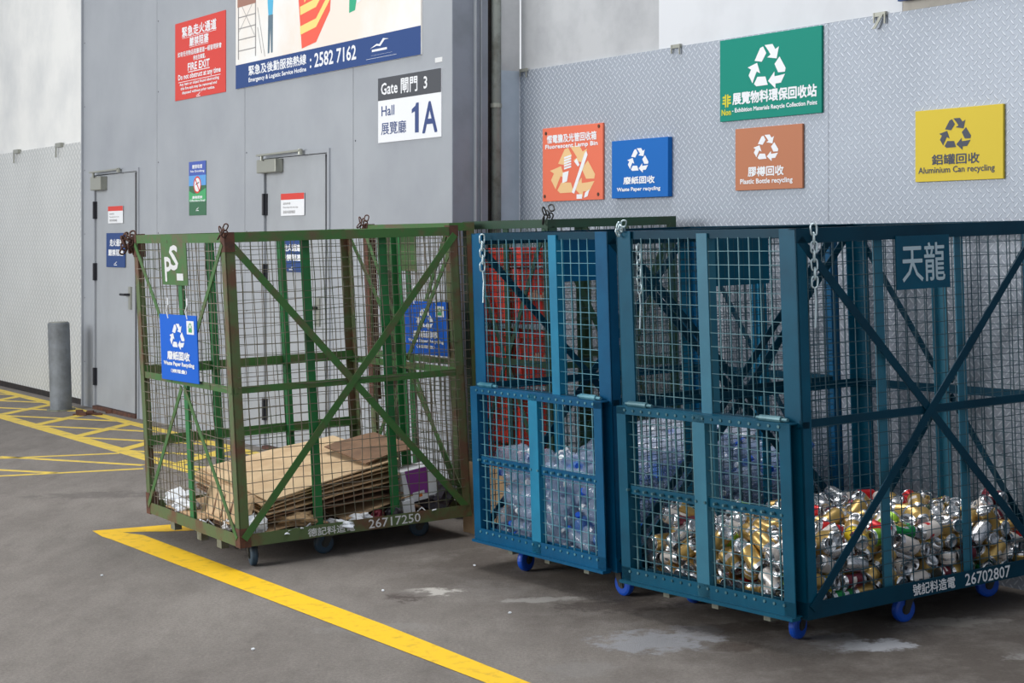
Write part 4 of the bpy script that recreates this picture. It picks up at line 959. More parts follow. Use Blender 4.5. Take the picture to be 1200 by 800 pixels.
# ------------------------------------------------------------------ drink cans
def can_mesh(kind, body, band, bandcol, seed):
    rnd = random.Random(seed); n = 20; b = MB(); H_ = .115; R = .033
    prof = [(.0, .004), (.020, .003), (.0235, .0), (.027, .005), (R, .014), (R, .040), (R, .060), (R, .082), (R, .098), (.0275, .109), (.0285, .113), (.0265, .115), (.0255, .1115), (.0, .1115)]
    mi = [1, 1, 1, 1, 0, 2, 0, 0, 1, 1, 1, 1, 1]
    rings = []
    for (r, z) in prof:
        ring = []
        for j in range(n):
            a = 2*math.pi*j/n; x, y, zz = r*math.cos(a), r*math.sin(a), z-H_/2
            if kind == 1:
                q = 1-.9*abs(zz)/(H_/2); dent = .45*q*max(0, math.cos(a-1.0))**1.5; x *= 1-dent; y *= (1-dent)*(1-.25*q); x += .006*q*noise.noise(Vector((a, zz*60, seed))); x *= 1.1
            if kind == 2:
                zz *= .50; q = 1-abs(zz)/(H_/4); k = 1 + .22*q*noise.noise(Vector((math.cos(a)*2, math.sin(a)*2, zz*140+seed))); x *= k*1.04; y *= k
            ring.append(b.pt((x, y, zz)))
        rings.append(ring)
    for k, (A, B) in enumerate(zip(rings, rings[1:])):
        for j in range(n):
            m_ = mi[k]
            if m_ == 2 and not (j % 10) < 6: m_ = 0
            b.face((A[j], A[(j+1) % n], B[(j+1) % n], B[j]), m_)
    for a0 in range(6): pass
    b.face([b.pt((.012*math.cos(a/8*6.283)+.009, .008*math.sin(a/8*6.283), (.0556 if kind != 2 else .0280))) for a in range(8)], 3)
    me = b.mesh('can_body', [body, M['can_silver'], band, M['black']], False)
    me.polygons.foreach_set('use_smooth', [True]*len(me.polygons)); return me
KINDS = [('gold drink can', 'can_gold', 'can_gold', 36), ('white-banded gold drink can', 'can_gold', 'can_white', 24), ('white and silver drink can', 'can_white', 'can_silver', 10),
         ('bare silver drink can', 'can_silver', 'can_silver', 9), ('red-banded white drink can', 'can_white', 'can_red', 7), ('red drink can', 'can_red', 'can_red', 3),
         ('green drink can', 'can_green', 'can_silver', 3), ('lime green drink can', 'can_lime', 'can_lime', 2), ('yellow drink can', 'can_yellow', 'can_plum', 3), ('plum red drink can', 'can_plum', 'can_white', 3)]
CM = {}
def decode(rows):
    """settled heaps: kind, x, y, z in mm, then a rotation quaternion in hundredths"""
    return [(rows[i], rows[i+1]/1000, rows[i+2]/1000, rows[i+3]/1000, Quaternion(rows[i+4:i+8]).normalized()) for i in range(0, len(rows), 8)]
CANS = [
0,58,32,32,56,43,56,43,1,198,157,22,58,63,-30,-40,0,483,122,32,58,-69,-12,-40,2,525,32,32,70,-69,-10,-7,1,708,169,22,42,50,49,56,1,856,124,22,41,32,62,57,
0,1049,170,32,67,-3,70,21,1,1132,58,22,6,-4,-70,-70,0,207,244,32,9,56,43,69,2,286,302,32,16,32,62,68,2,343,338,32,37,22,-67,-59,1,483,245,22,69,-70,0,-10,
1,714,271,22,2,-9,-69,-70,2,927,320,32,51,62,-32,-48,2,1045,237,33,51,-3,3,-85,1,1113,262,22,23,12,-69,-66,0,64,453,32,68,0,-70,19,0,189,397,32,38,-67,22,59,
0,405,449,32,63,-66,-22,-31,1,568,430,22,37,-46,53,-59,2,706,520,30,0,29,95,0,0,892,508,32,70,17,-68,-1,0,1044,510,37,38,-69,-24,-55,0,1227,381,32,62,21,67,32,
2,33,511,30,90,0,0,41,1,148,511,22,69,67,21,11,2,425,554,30,95,0,0,29,0,499,588,32,3,-15,-68,-70,1,577,488,45,52,-82,20,-4,0,864,602,32,33,-51,-48,-62,
1,1115,667,22,70,-70,-4,-7,1,1185,593,22,70,-70,-4,-7,1,57,862,22,46,53,-46,-53,1,239,860,22,52,-45,54,-46,0,374,772,32,68,70,-3,16,1,586,835,25,65,-70,-2,-26,
0,732,726,32,49,-70,1,-50,0,876,815,33,21,-66,24,-67,0,1043,838,32,39,-46,-53,-58,2,1190,689,32,43,-48,-51,55,2,33,97,45,96,18,2,-13,1,236,107,38,55,50,-33,-56,
0,530,244,93,60,-59,8,-52,2,603,208,86,48,34,44,66,2,784,33,32,64,-28,64,-28,0,873,32,32,9,69,9,69,0,960,93,32,58,-52,-46,-39,0,1229,103,32,66,38,-59,22,
1,240,335,57,91,0,0,38,0,266,281,97,0,67,18,-71,1,300,192,22,20,-30,63,-67,2,627,232,32,42,-27,65,-56,2,787,292,30,0,67,-73,0,0,948,231,32,37,-16,-68,-59,
0,993,279,62,53,17,-39,72,0,1163,301,55,40,40,73,34,0,64,385,32,18,-60,-35,68,0,224,452,64,24,-91,5,-29,2,390,519,95,1,42,89,-1,0,475,472,32,66,-63,30,24,
0,677,393,32,37,68,16,60,0,951,457,64,3,78,60,-11,2,976,373,30,0,51,-85,0,0,1257,453,67,46,-87,7,4,1,125,700,22,67,69,9,20,0,241,659,32,48,-59,-37,51,
0,407,618,32,7,-69,-11,70,2,590,594,33,4,66,23,-70,0,779,635,32,33,48,-51,-62,0,937,562,86,45,59,15,-64,1,940,612,22,8,-15,-68,69,0,1258,643,32,27,27,-65,65,
2,32,868,78,42,42,-56,56,0,209,801,51,62,5,-56,-53,2,372,679,32,69,70,-6,11,0,494,834,33,67,-61,-34,-21,1,762,862,22,46,53,46,53,2,887,696,32,70,69,-10,7,
0,1099,779,51,56,-77,26,4,2,1259,867,32,43,-55,-43,55,1,94,148,22,70,-68,-16,6,1,212,37,24,43,-55,-43,55,1,331,38,22,46,-53,46,-53,0,617,123,32,56,56,-43,43,
0,630,32,32,56,43,56,43,0,883,129,77,36,17,-68,60,1,1042,62,22,70,-69,9,-2,1,1268,136,121,64,0,0,75,2,32,307,30,91,0,0,-39,2,331,172,125,88,5,-45,5,
0,493,340,58,0,7,-86,-49,0,556,258,32,46,39,-58,52,0,738,335,87,35,-12,63,67,1,861,269,22,11,0,70,-69,0,1057,322,93,9,15,-81,55,0,1258,290,32,65,-65,27,27,
0,124,517,83,48,63,43,42,2,361,538,31,25,0,0,96,2,383,595,95,43,-44,-35,-70,0,588,350,32,2,-67,20,70,1,762,583,61,2,11,-98,13,0,880,373,32,37,68,-16,-59,
2,1061,343,32,35,49,50,60,0,1154,562,70,40,56,9,71,0,65,581,49,32,71,-35,-50,1,244,532,35,1,-64,-28,70,0,459,583,95,44,-7,69,56,2,635,706,32,27,-25,-66,-65,
0,794,694,59,46,9,87,8,2,918,643,85,55,-52,11,63,1,1005,563,27,70,-59,37,-2,1,1237,698,86,13,7,65,73,2,186,738,31,0,-81,-57,0,0,192,635,89,61,20,-68,-34,
1,309,760,28,69,-65,-27,-14,0,538,674,32,17,60,-36,-68,2,644,767,32,7,10,-69,70,1,910,874,35,16,68,-16,-68,0,1171,868,32,56,-43,56,-43,1,1252,832,78,6,-4,58,80,
0,161,66,77,58,65,-17,45,1,270,33,74,63,30,64,29,0,419,138,32,30,53,45,-63,0,448,32,59,38,-53,-69,29,0,722,65,63,15,-35,-83,-37,0,829,160,103,70,56,21,-36,
2,1160,159,32,31,15,-68,-63,0,1199,212,53,45,19,-50,-70,0,108,295,32,46,63,-31,53,2,352,312,94,0,51,-85,0,1,321,240,55,30,11,83,43,1,668,313,59,54,-14,44,69,
1,705,227,71,48,-57,55,-34,1,802,200,38,77,61,7,10,0,1126,173,94,35,0,-69,-62,1,1128,356,61,5,1,-16,98,2,139,355,76,38,86,11,28,0,318,471,32,69,58,39,-14,
1,463,384,94,65,-18,35,-63,1,667,370,139,62,32,-43,-55,2,790,359,30,0,42,89,0,2,1009,426,76,70,42,54,13,1,1057,415,22,59,52,-47,-38,0,1167,459,47,56,-50,61,20,
1,61,719,54,61,30,47,55,0,193,602,32,67,-33,-62,20,0,317,597,62,2,6,99,-8,0,580,745,86,59,-28,-16,-73,0,674,614,32,21,-38,59,-67,0,940,711,115,79,19,38,-42,
0,1032,720,32,64,65,26,-28,0,1170,625,77,50,-62,-33,49,0,64,789,32,29,-66,24,-64,0,245,711,73,75,34,-32,-45,0,372,868,32,65,-27,65,-27,1,637,841,78,2,5,64,-76,
1,781,840,63,3,-8,-61,-77,2,826,752,71,83,-48,21,15,2,967,814,30,38,0,0,91,1,1230,756,33,27,-68,17,-64,0,145,189,93,82,12,22,49,0,245,165,76,62,-48,-49,34,
2,375,33,87,53,37,29,69,2,553,97,33,42,-42,56,56,2,740,152,73,85,18,13,-45,0,960,194,113,24,-1,-49,-82,2,1012,96,70,27,-66,-52,46,2,1257,32,30,14,0,0,98,
0,170,283,73,35,-87,-27,-18,0,253,371,152,69,19,56,39,1,417,297,22,0,10,69,-70,1,638,304,93,1,-47,-78,40,1,746,228,104,47,68,43,35,1,852,272,67,8,4,-70,70,
2,1143,184,156,76,56,-30,5,0,1234,306,93,66,72,-16,1,1,73,457,88,40,47,-54,-56,0,290,385,65,23,-93,-2,24,1,421,521,147,47,-40,57,-52,0,501,469,92,57,-77,7,-24,
1,669,464,30,58,20,-67,-40,0,797,501,65,33,-83,-41,11,0,1013,551,80,50,-10,70,48,0,1155,388,121,29,-50,-12,79,1,74,651,43,65,-39,37,-51,0,186,570,88,19,61,-34,-68,
2,451,714,33,39,45,53,-58,1,547,551,91,64,44,61,-1,0,662,559,84,12,53,26,79,1,852,612,87,27,-17,68,-65,0,978,679,72,17,-1,-88,-42,0,1158,591,131,71,22,60,28,
2,142,714,92,65,-57,19,44,1,254,874,79,15,68,15,68,2,439,782,33,21,33,-62,67,1,557,839,62,75,63,-4,11,0,700,780,64,40,-47,70,33,1,916,754,33,67,-24,-66,21,
0,1070,820,97,13,63,30,-69,0,1186,868,122,49,-11,-85,6,0,32,208,84,6,11,-86,48,0,360,114,87,28,-91,-26,10,2,377,203,45,26,-29,-14,-90,0,609,148,112,88,-12,42,12,
0,667,119,81,64,64,21,-34,2,816,32,95,12,0,0,98,2,1077,130,77,55,27,-18,75,1,1227,81,87,66,68,24,15,1,66,244,55,33,80,-43,-22,2,201,356,202,8,64,74,13,
0,429,287,77,16,-37,60,68,0,615,271,137,59,-51,-60,-13,0,788,262,146,32,-49,52,61,1,803,315,96,70,-63,-6,-28,0,1101,291,133,10,16,-80,55,1,1229,204,101,46,54,-27,-64,
0,132,504,148,5,12,-66,-72,2,166,419,127,18,89,-18,-35,2,383,378,93,61,78,2,-9,0,603,374,97,50,-1,-70,49,1,773,429,59,26,-87,-37,18,2,828,435,32,68,-70,-1,-16,
0,1113,501,77,42,-1,27,85,2,1256,552,34,72,-67,-6,-6,1,62,656,86,39,64,-52,-38,1,199,517,130,6,22,-80,53,0,407,676,93,53,65,32,42,1,536,627,111,6,-59,-74,-29,
0,704,657,96,30,22,-67,-63,2,816,549,107,71,-39,28,50,0,1083,654,69,8,31,66,-66,0,1180,530,162,42,27,84,-15,1,38,774,90,5,5,-65,75,2,285,819,81,20,9,96,-11,
0,433,844,99,81,-34,44,-13,1,506,813,93,44,24,55,65,0,728,867,109,85,10,48,17,1,878,862,85,61,-39,-57,37,1,1127,806,134,43,87,-3,-18,2,1170,799,58,11,20,36,-89,
0,58,32,97,65,-27,65,-27,0,285,32,141,59,29,70,24,0,480,97,99,48,-47,63,-37,2,551,31,90,9,9,-69,70,0,759,70,130,38,-84,-33,-15,0,907,32,97,27,65,-27,-65,
2,1011,32,84,92,2,-37,-5,0,1104,35,85,54,-30,26,-73,1,143,317,123,36,-39,-62,56,2,316,317,156,49,-59,37,-50,0,388,257,123,11,19,23,94,2,570,215,142,56,24,-75,22,
2,770,357,154,17,-21,57,76,1,883,250,103,73,-51,-18,40,0,952,317,96,20,58,37,-69,0,1179,260,147,24,-91,23,22,2,42,327,106,14,-72,-58,-33,0,272,458,110,13,-8,81,55,
1,361,451,87,56,49,50,42,0,628,501,119,35,89,-3,-27,1,751,500,96,21,39,71,-53,0,904,413,90,71,-6,56,-41,2,1077,417,78,70,16,68,3,0,1145,465,141,92,-15,-8,-34,
1,154,668,140,44,44,64,44,1,299,540,98,69,-33,-57,25,0,327,714,134,76,23,-15,56,1,601,643,92,13,-23,-67,-68,1,779,611,143,12,14,79,57,0,899,569,149,33,-14,81,44,
1,1079,655,125,54,-48,34,-58,2,1257,627,126,51,65,43,-33,2,142,868,63,35,-23,9,-89,0,234,765,113,40,53,-48,-55,0,427,738,98,58,-11,68,-41,2,519,865,151,39,-41,62,52,
1,726,791,113,56,-54,-27,55,0,848,804,104,59,33,-56,-47,0,1021,868,110,36,29,12,87,0,1225,728,149,29,53,-39,-68,2,86,141,86,38,-2,-23,-88,1,270,82,85,27,-54,-31,72,
0,428,175,97,58,-66,23,-40,1,582,78,131,61,-43,-29,58,0,743,145,148,59,9,-79,5,2,941,98,104,9,85,-30,-40,0,1028,153,125,4,-29,-46,83,1,1163,60,75,45,73,-18,46,
2,147,372,167,1,-82,11,55,0,276,225,129,50,60,-34,-50,0,410,343,150,59,-50,-41,45,2,482,271,127,83,48,-19,15,0,712,204,162,32,-50,-45,65,2,889,345,108,24,73,-61,-11,
0,1003,370,156,76,60,20,11,0,1241,288,157,51,-59,31,53,1,39,541,138,85,-35,-7,-35,1,240,501,155,68,-64,33,-5,0,453,376,196,24,1,-41,87,0,599,569,159,25,-9,-94,19,
0,688,464,94,54,-51,48,45,1,851,478,125,53,51,-21,-62,0,965,486,152,11,74,-13,63,1,1228,373,159,13,59,16,-77,0,65,596,115,50,42,-68,-30,1,270,636,137,80,55,19,-3,
1,394,668,149,81,-54,15,-7,1,570,656,145,64,-70,9,26,2,653,620,118,4,-28,85,-43,1,837,595,159,2,-42,-74,-51,1,987,595,142,75,-63,10,-6,0,1170,692,109,29,-10,-85,-40,
0,113,769,112,42,-2,87,20,0,248,847,132,23,-63,1,-73,1,336,798,116,15,47,85,12,0,607,805,150,10,-63,-1,76,1,703,720,139,36,-55,51,-53,0,973,778,97,67,-26,-63,-24,
2,959,867,131,53,36,-27,-70,0,1225,790,125,7,75,-11,64,1,196,97,125,79,56,-17,9,2,306,101,135,24,-33,-74,-51,0,491,152,133,74,32,-32,-48,0,666,71,148,37,13,68,-60,
0,766,196,219,73,-35,56,12,0,897,66,156,41,44,-40,67,1,1075,60,136,9,-2,74,65,1,1233,38,128,51,48,-51,-48,0,114,236,155,80,15,44,35,1,166,144,185,92,-12,-23,-25,
0,415,284,206,60,32,-44,-57,2,525,341,146,52,69,38,-31,1,720,283,174,68,-42,27,-52,1,948,327,154,2,29,-63,-70,0,953,283,207,75,-58,26,13,0,1175,297,206,43,33,-12,82,
0,32,425,131,37,69,-53,29,1,172,456,198,2,7,74,-66,0,332,463,142,69,69,16,-2,2,551,427,114,34,73,57,-7,2,738,424,133,26,-75,58,-13,0,865,413,144,1,-50,-18,-83,
0,1067,473,123,75,32,43,-36,1,1234,481,118,33,66,-62,-23,0,33,665,144,44,-78,38,21,1,277,648,182,32,-15,-77,-51,1,410,618,171,53,83,-3,-10,0,504,688,120,20,9,90,35,
0,698,602,161,15,-45,-51,-70,0,877,692,123,90,33,17,18,0,1036,706,146,36,38,22,-81,0,1148,650,190,34,-53,-49,-59,0,58,868,143,43,-56,43,-56,2,194,718,213,51,29,5,-80,
0,402,836,159,49,80,-19,-26,0,620,868,131,55,-11,-81,7,0,763,778,165,56,-78,21,12,1,861,862,139,55,44,-47,-51,1,1065,828,176,16,-17,-61,-75,2,1111,725,155,36,36,15,-83,
2,123,95,137,52,51,-49,47,0,275,138,183,5,-35,33,-86,0,449,32,136,6,86,-11,-47,0,524,134,190,79,24,-45,30,2,684,139,205,21,-51,-8,-82,0,829,64,171,77,-61,-6,-11,
0,1009,33,167,89,-6,42,-12,1,1231,77,162,20,10,-87,-41,0,62,166,141,52,49,-55,-40,1,231,288,152,39,45,55,57,0,425,205,157,28,75,-19,-55,1,543,208,202,22,-48,24,-80,
0,801,306,214,29,-49,32,74,0,829,367,184,29,66,-56,39,2,1082,214,168,42,71,-53,13,1,1083,276,194,27,-38,51,-71,2,99,388,115,34,3,-45,81,0,282,494,194,35,41,-66,50,
0,399,427,172,11,-44,-79,-39,0,506,483,155,52,-75,-18,-34,0,746,497,163,5,-53,56,62,2,867,489,180,80,51,-28,2,0,1050,402,188,22,76,-26,53,2,1202,434,146,4,52,-32,78,
1,119,597,185,42,46,66,40,0,206,629,176,46,-21,-41,-75,2,473,576,169,4,21,93,27,0,502,746,157,43,51,-39,-61,1,837,669,186,41,6,35,-83,2,804,728,126,11,-36,-77,50,
0,1062,590,156,40,68,55,-23,0,1248,540,209,77,16,23,-56,1,82,813,155,25,6,-96,4,1,152,844,162,11,21,91,-32,0,343,868,123,38,1,0,-91,1,471,812,166,14,15,25,94,
0,727,867,186,66,32,39,54,0,817,835,206,33,42,47,-69,0,996,834,175,33,54,-62,44,0,1258,823,184,28,26,62,-68,1,51,69,139,49,-86,-4,-8,0,342,67,228,79,-55,23,4,
0,401,67,173,78,-32,51,-11,0,580,32,178,81,7,-55,-11,2,802,38,225,90,5,-17,38,0,920,153,186,37,58,71,5,1,1108,126,170,30,-45,48,-68,2,1213,166,150,44,84,22,-17,
0,112,316,180,13,54,-5,82,1,289,175,232,35,-21,45,-78,0,444,179,221,20,-31,-80,45,1,560,329,188,24,52,62,52,1,706,266,214,33,72,-45,-39,2,895,194,140,47,-64,32,-49,
2,1024,271,134,89,-27,30,-14,0,1258,211,215,72,-66,9,10,0,73,408,182,61,59,-6,-51,0,263,330,215,38,-30,-54,-67,0,367,561,199,59,-34,-72,-3,0,596,466,165,39,-9,-62,-66,
1,671,492,190,42,-20,-33,-81,0,833,524,222,70,-36,33,-50,0,1082,458,205,83,43,32,4,1,1233,471,194,47,51,-48,-51,1,152,716,176,40,-80,42,8,2,80,663,210,63,24,-21,69,
0,469,621,220,21,-94,1,-24,0,607,657,186,16,-83,-31,-42,0,777,663,194,53,40,46,-57,0,902,617,199,58,-51,61,5,2,1024,524,178,21,77,46,-36,0,1222,668,193,73,-53,-9,-40,
0,106,835,241,6,47,-26,-83,2,241,849,197,4,24,71,-65,1,284,819,222,57,-5,-50,64,0,511,867,228,43,-50,66,-32,2,700,773,175,75,-20,-59,16,1,859,792,159,49,80,-3,-30,
2,1081,680,190,69,38,34,49,2,1180,869,194,11,11,-69,69,0,33,89,189,48,-85,14,8,2,128,32,161,7,81,10,55,2,372,135,179,29,12,30,-89,0,602,131,204,31,50,-78,18,
0,739,96,196,29,37,32,81,2,954,76,187,53,27,-32,72,0,1037,103,213,26,-60,2,-75,2,1211,119,197,10,63,14,74,1,23,297,161,33,69,-57,27,1,328,222,185,74,65,-8,-8,
1,354,352,215,33,60,34,62,0,569,262,220,15,-90,22,-30,2,628,443,222,36,21,73,-53,2,899,282,168,75,-8,41,-50,0,1010,228,196,53,-20,29,76,1,1229,337,222,55,14,-53,-61,
2,100,504,204,86,15,-12,-45,0,188,564,215,84,-30,-43,3,2,497,520,213,14,77,7,-60,0,550,430,198,40,75,-36,37,0,722,419,206,11,59,-61,-50,1,940,412,206,74,33,35,-44,
2,1101,527,221,36,19,89,11,1,1233,416,214,62,-33,60,-34,2,34,755,162,46,86,16,-8,1,328,644,214,34,-64,56,-37,2,472,699,206,76,-19,60,-6,0,535,690,229,27,-65,63,29,
1,693,678,199,51,-70,-21,-44,0,866,765,220,6,16,59,77,0,959,594,228,91,-12,-33,16,2,1258,611,219,35,-18,-41,-81,0,177,859,261,87,-16,-41,18,1,234,763,169,1,-13,-74,64,
1,413,784,184,31,91,17,-14,1,543,781,209,30,68,32,57,2,608,867,193,8,89,39,17,0,913,762,174,76,-33,45,29,1,1007,741,181,33,-43,26,-79,2,1195,806,196,59,25,73,19,
0,91,104,213,30,17,45,-81,1,251,72,187,76,46,38,20,0,477,66,238,43,28,76,-37,1,586,59,227,56,24,-60,-50,0,706,32,217,58,-41,53,-44,1,887,70,211,13,4,75,64,
0,972,146,227,10,-61,-64,-43,2,1152,40,171,52,-51,-50,-44,1,67,199,194,82,13,54,4,0,213,212,195,69,-61,33,-16,0,361,220,234,17,40,-42,-79,1,665,210,229,38,-63,-60,28,
2,711,355,179,73,-13,-52,39,2,854,236,180,51,67,52,-3,0,1043,171,240,44,34,7,-81,0,1258,156,275,72,-66,9,9,0,32,484,207,24,-55,-72,-32,0,119,399,230,76,-60,18,8,
0,352,460,205,57,18,-58,54,2,663,584,225,32,52,-42,66,0,738,549,218,34,-25,73,52,1,877,295,237,69,-50,-47,-18,0,973,495,216,60,-60,-44,-26,0,1032,372,246,24,73,37,-50,
1,86,737,193,48,86,9,-3,1,66,730,247,50,60,47,38,0,338,736,220,23,-25,-38,85,1,409,724,226,38,-67,-14,-60,1,558,568,203,75,-52,-34,-14,2,941,707,211,86,16,-20,-42,
1,1069,591,223,43,86,-4,-22,0,1127,747,224,59,-45,-51,42,1,26,668,218,41,-73,-46,-26,2,173,793,188,8,-24,86,41,1,279,735,201,49,-73,45,-6,0,630,732,204,37,-79,41,21,
0,688,825,221,54,-20,61,-52,1,925,846,206,35,-86,5,33,0,1028,821,231,29,-31,-53,-72,1,1116,809,195,20,1,-49,-84,0,154,66,214,73,49,-29,35,0,220,94,237,43,-58,-49,-47,
2,410,32,227,71,-8,-68,9,2,655,91,244,54,4,-28,78,1,736,117,261,24,-1,61,75,0,839,174,234,62,-59,11,-48,1,1072,37,219,20,-74,57,-26,1,1135,121,220,18,-3,65,-72,
0,63,280,219,52,-27,45,66,0,177,255,228,66,53,11,-50,1,236,269,255,15,6,-65,-73,2,596,324,230,9,24,-11,95,0,652,355,206,57,-57,31,48,0,890,369,209,5,-7,81,-56,
0,1124,352,221,55,-75,27,-19,0,1192,173,236,38,-80,-41,-19,2,40,574,226,49,-79,21,28,0,232,446,228,75,-61,-13,-15,0,439,453,215,42,-89,-3,-7,0,533,376,240,55,-9,-81,12]
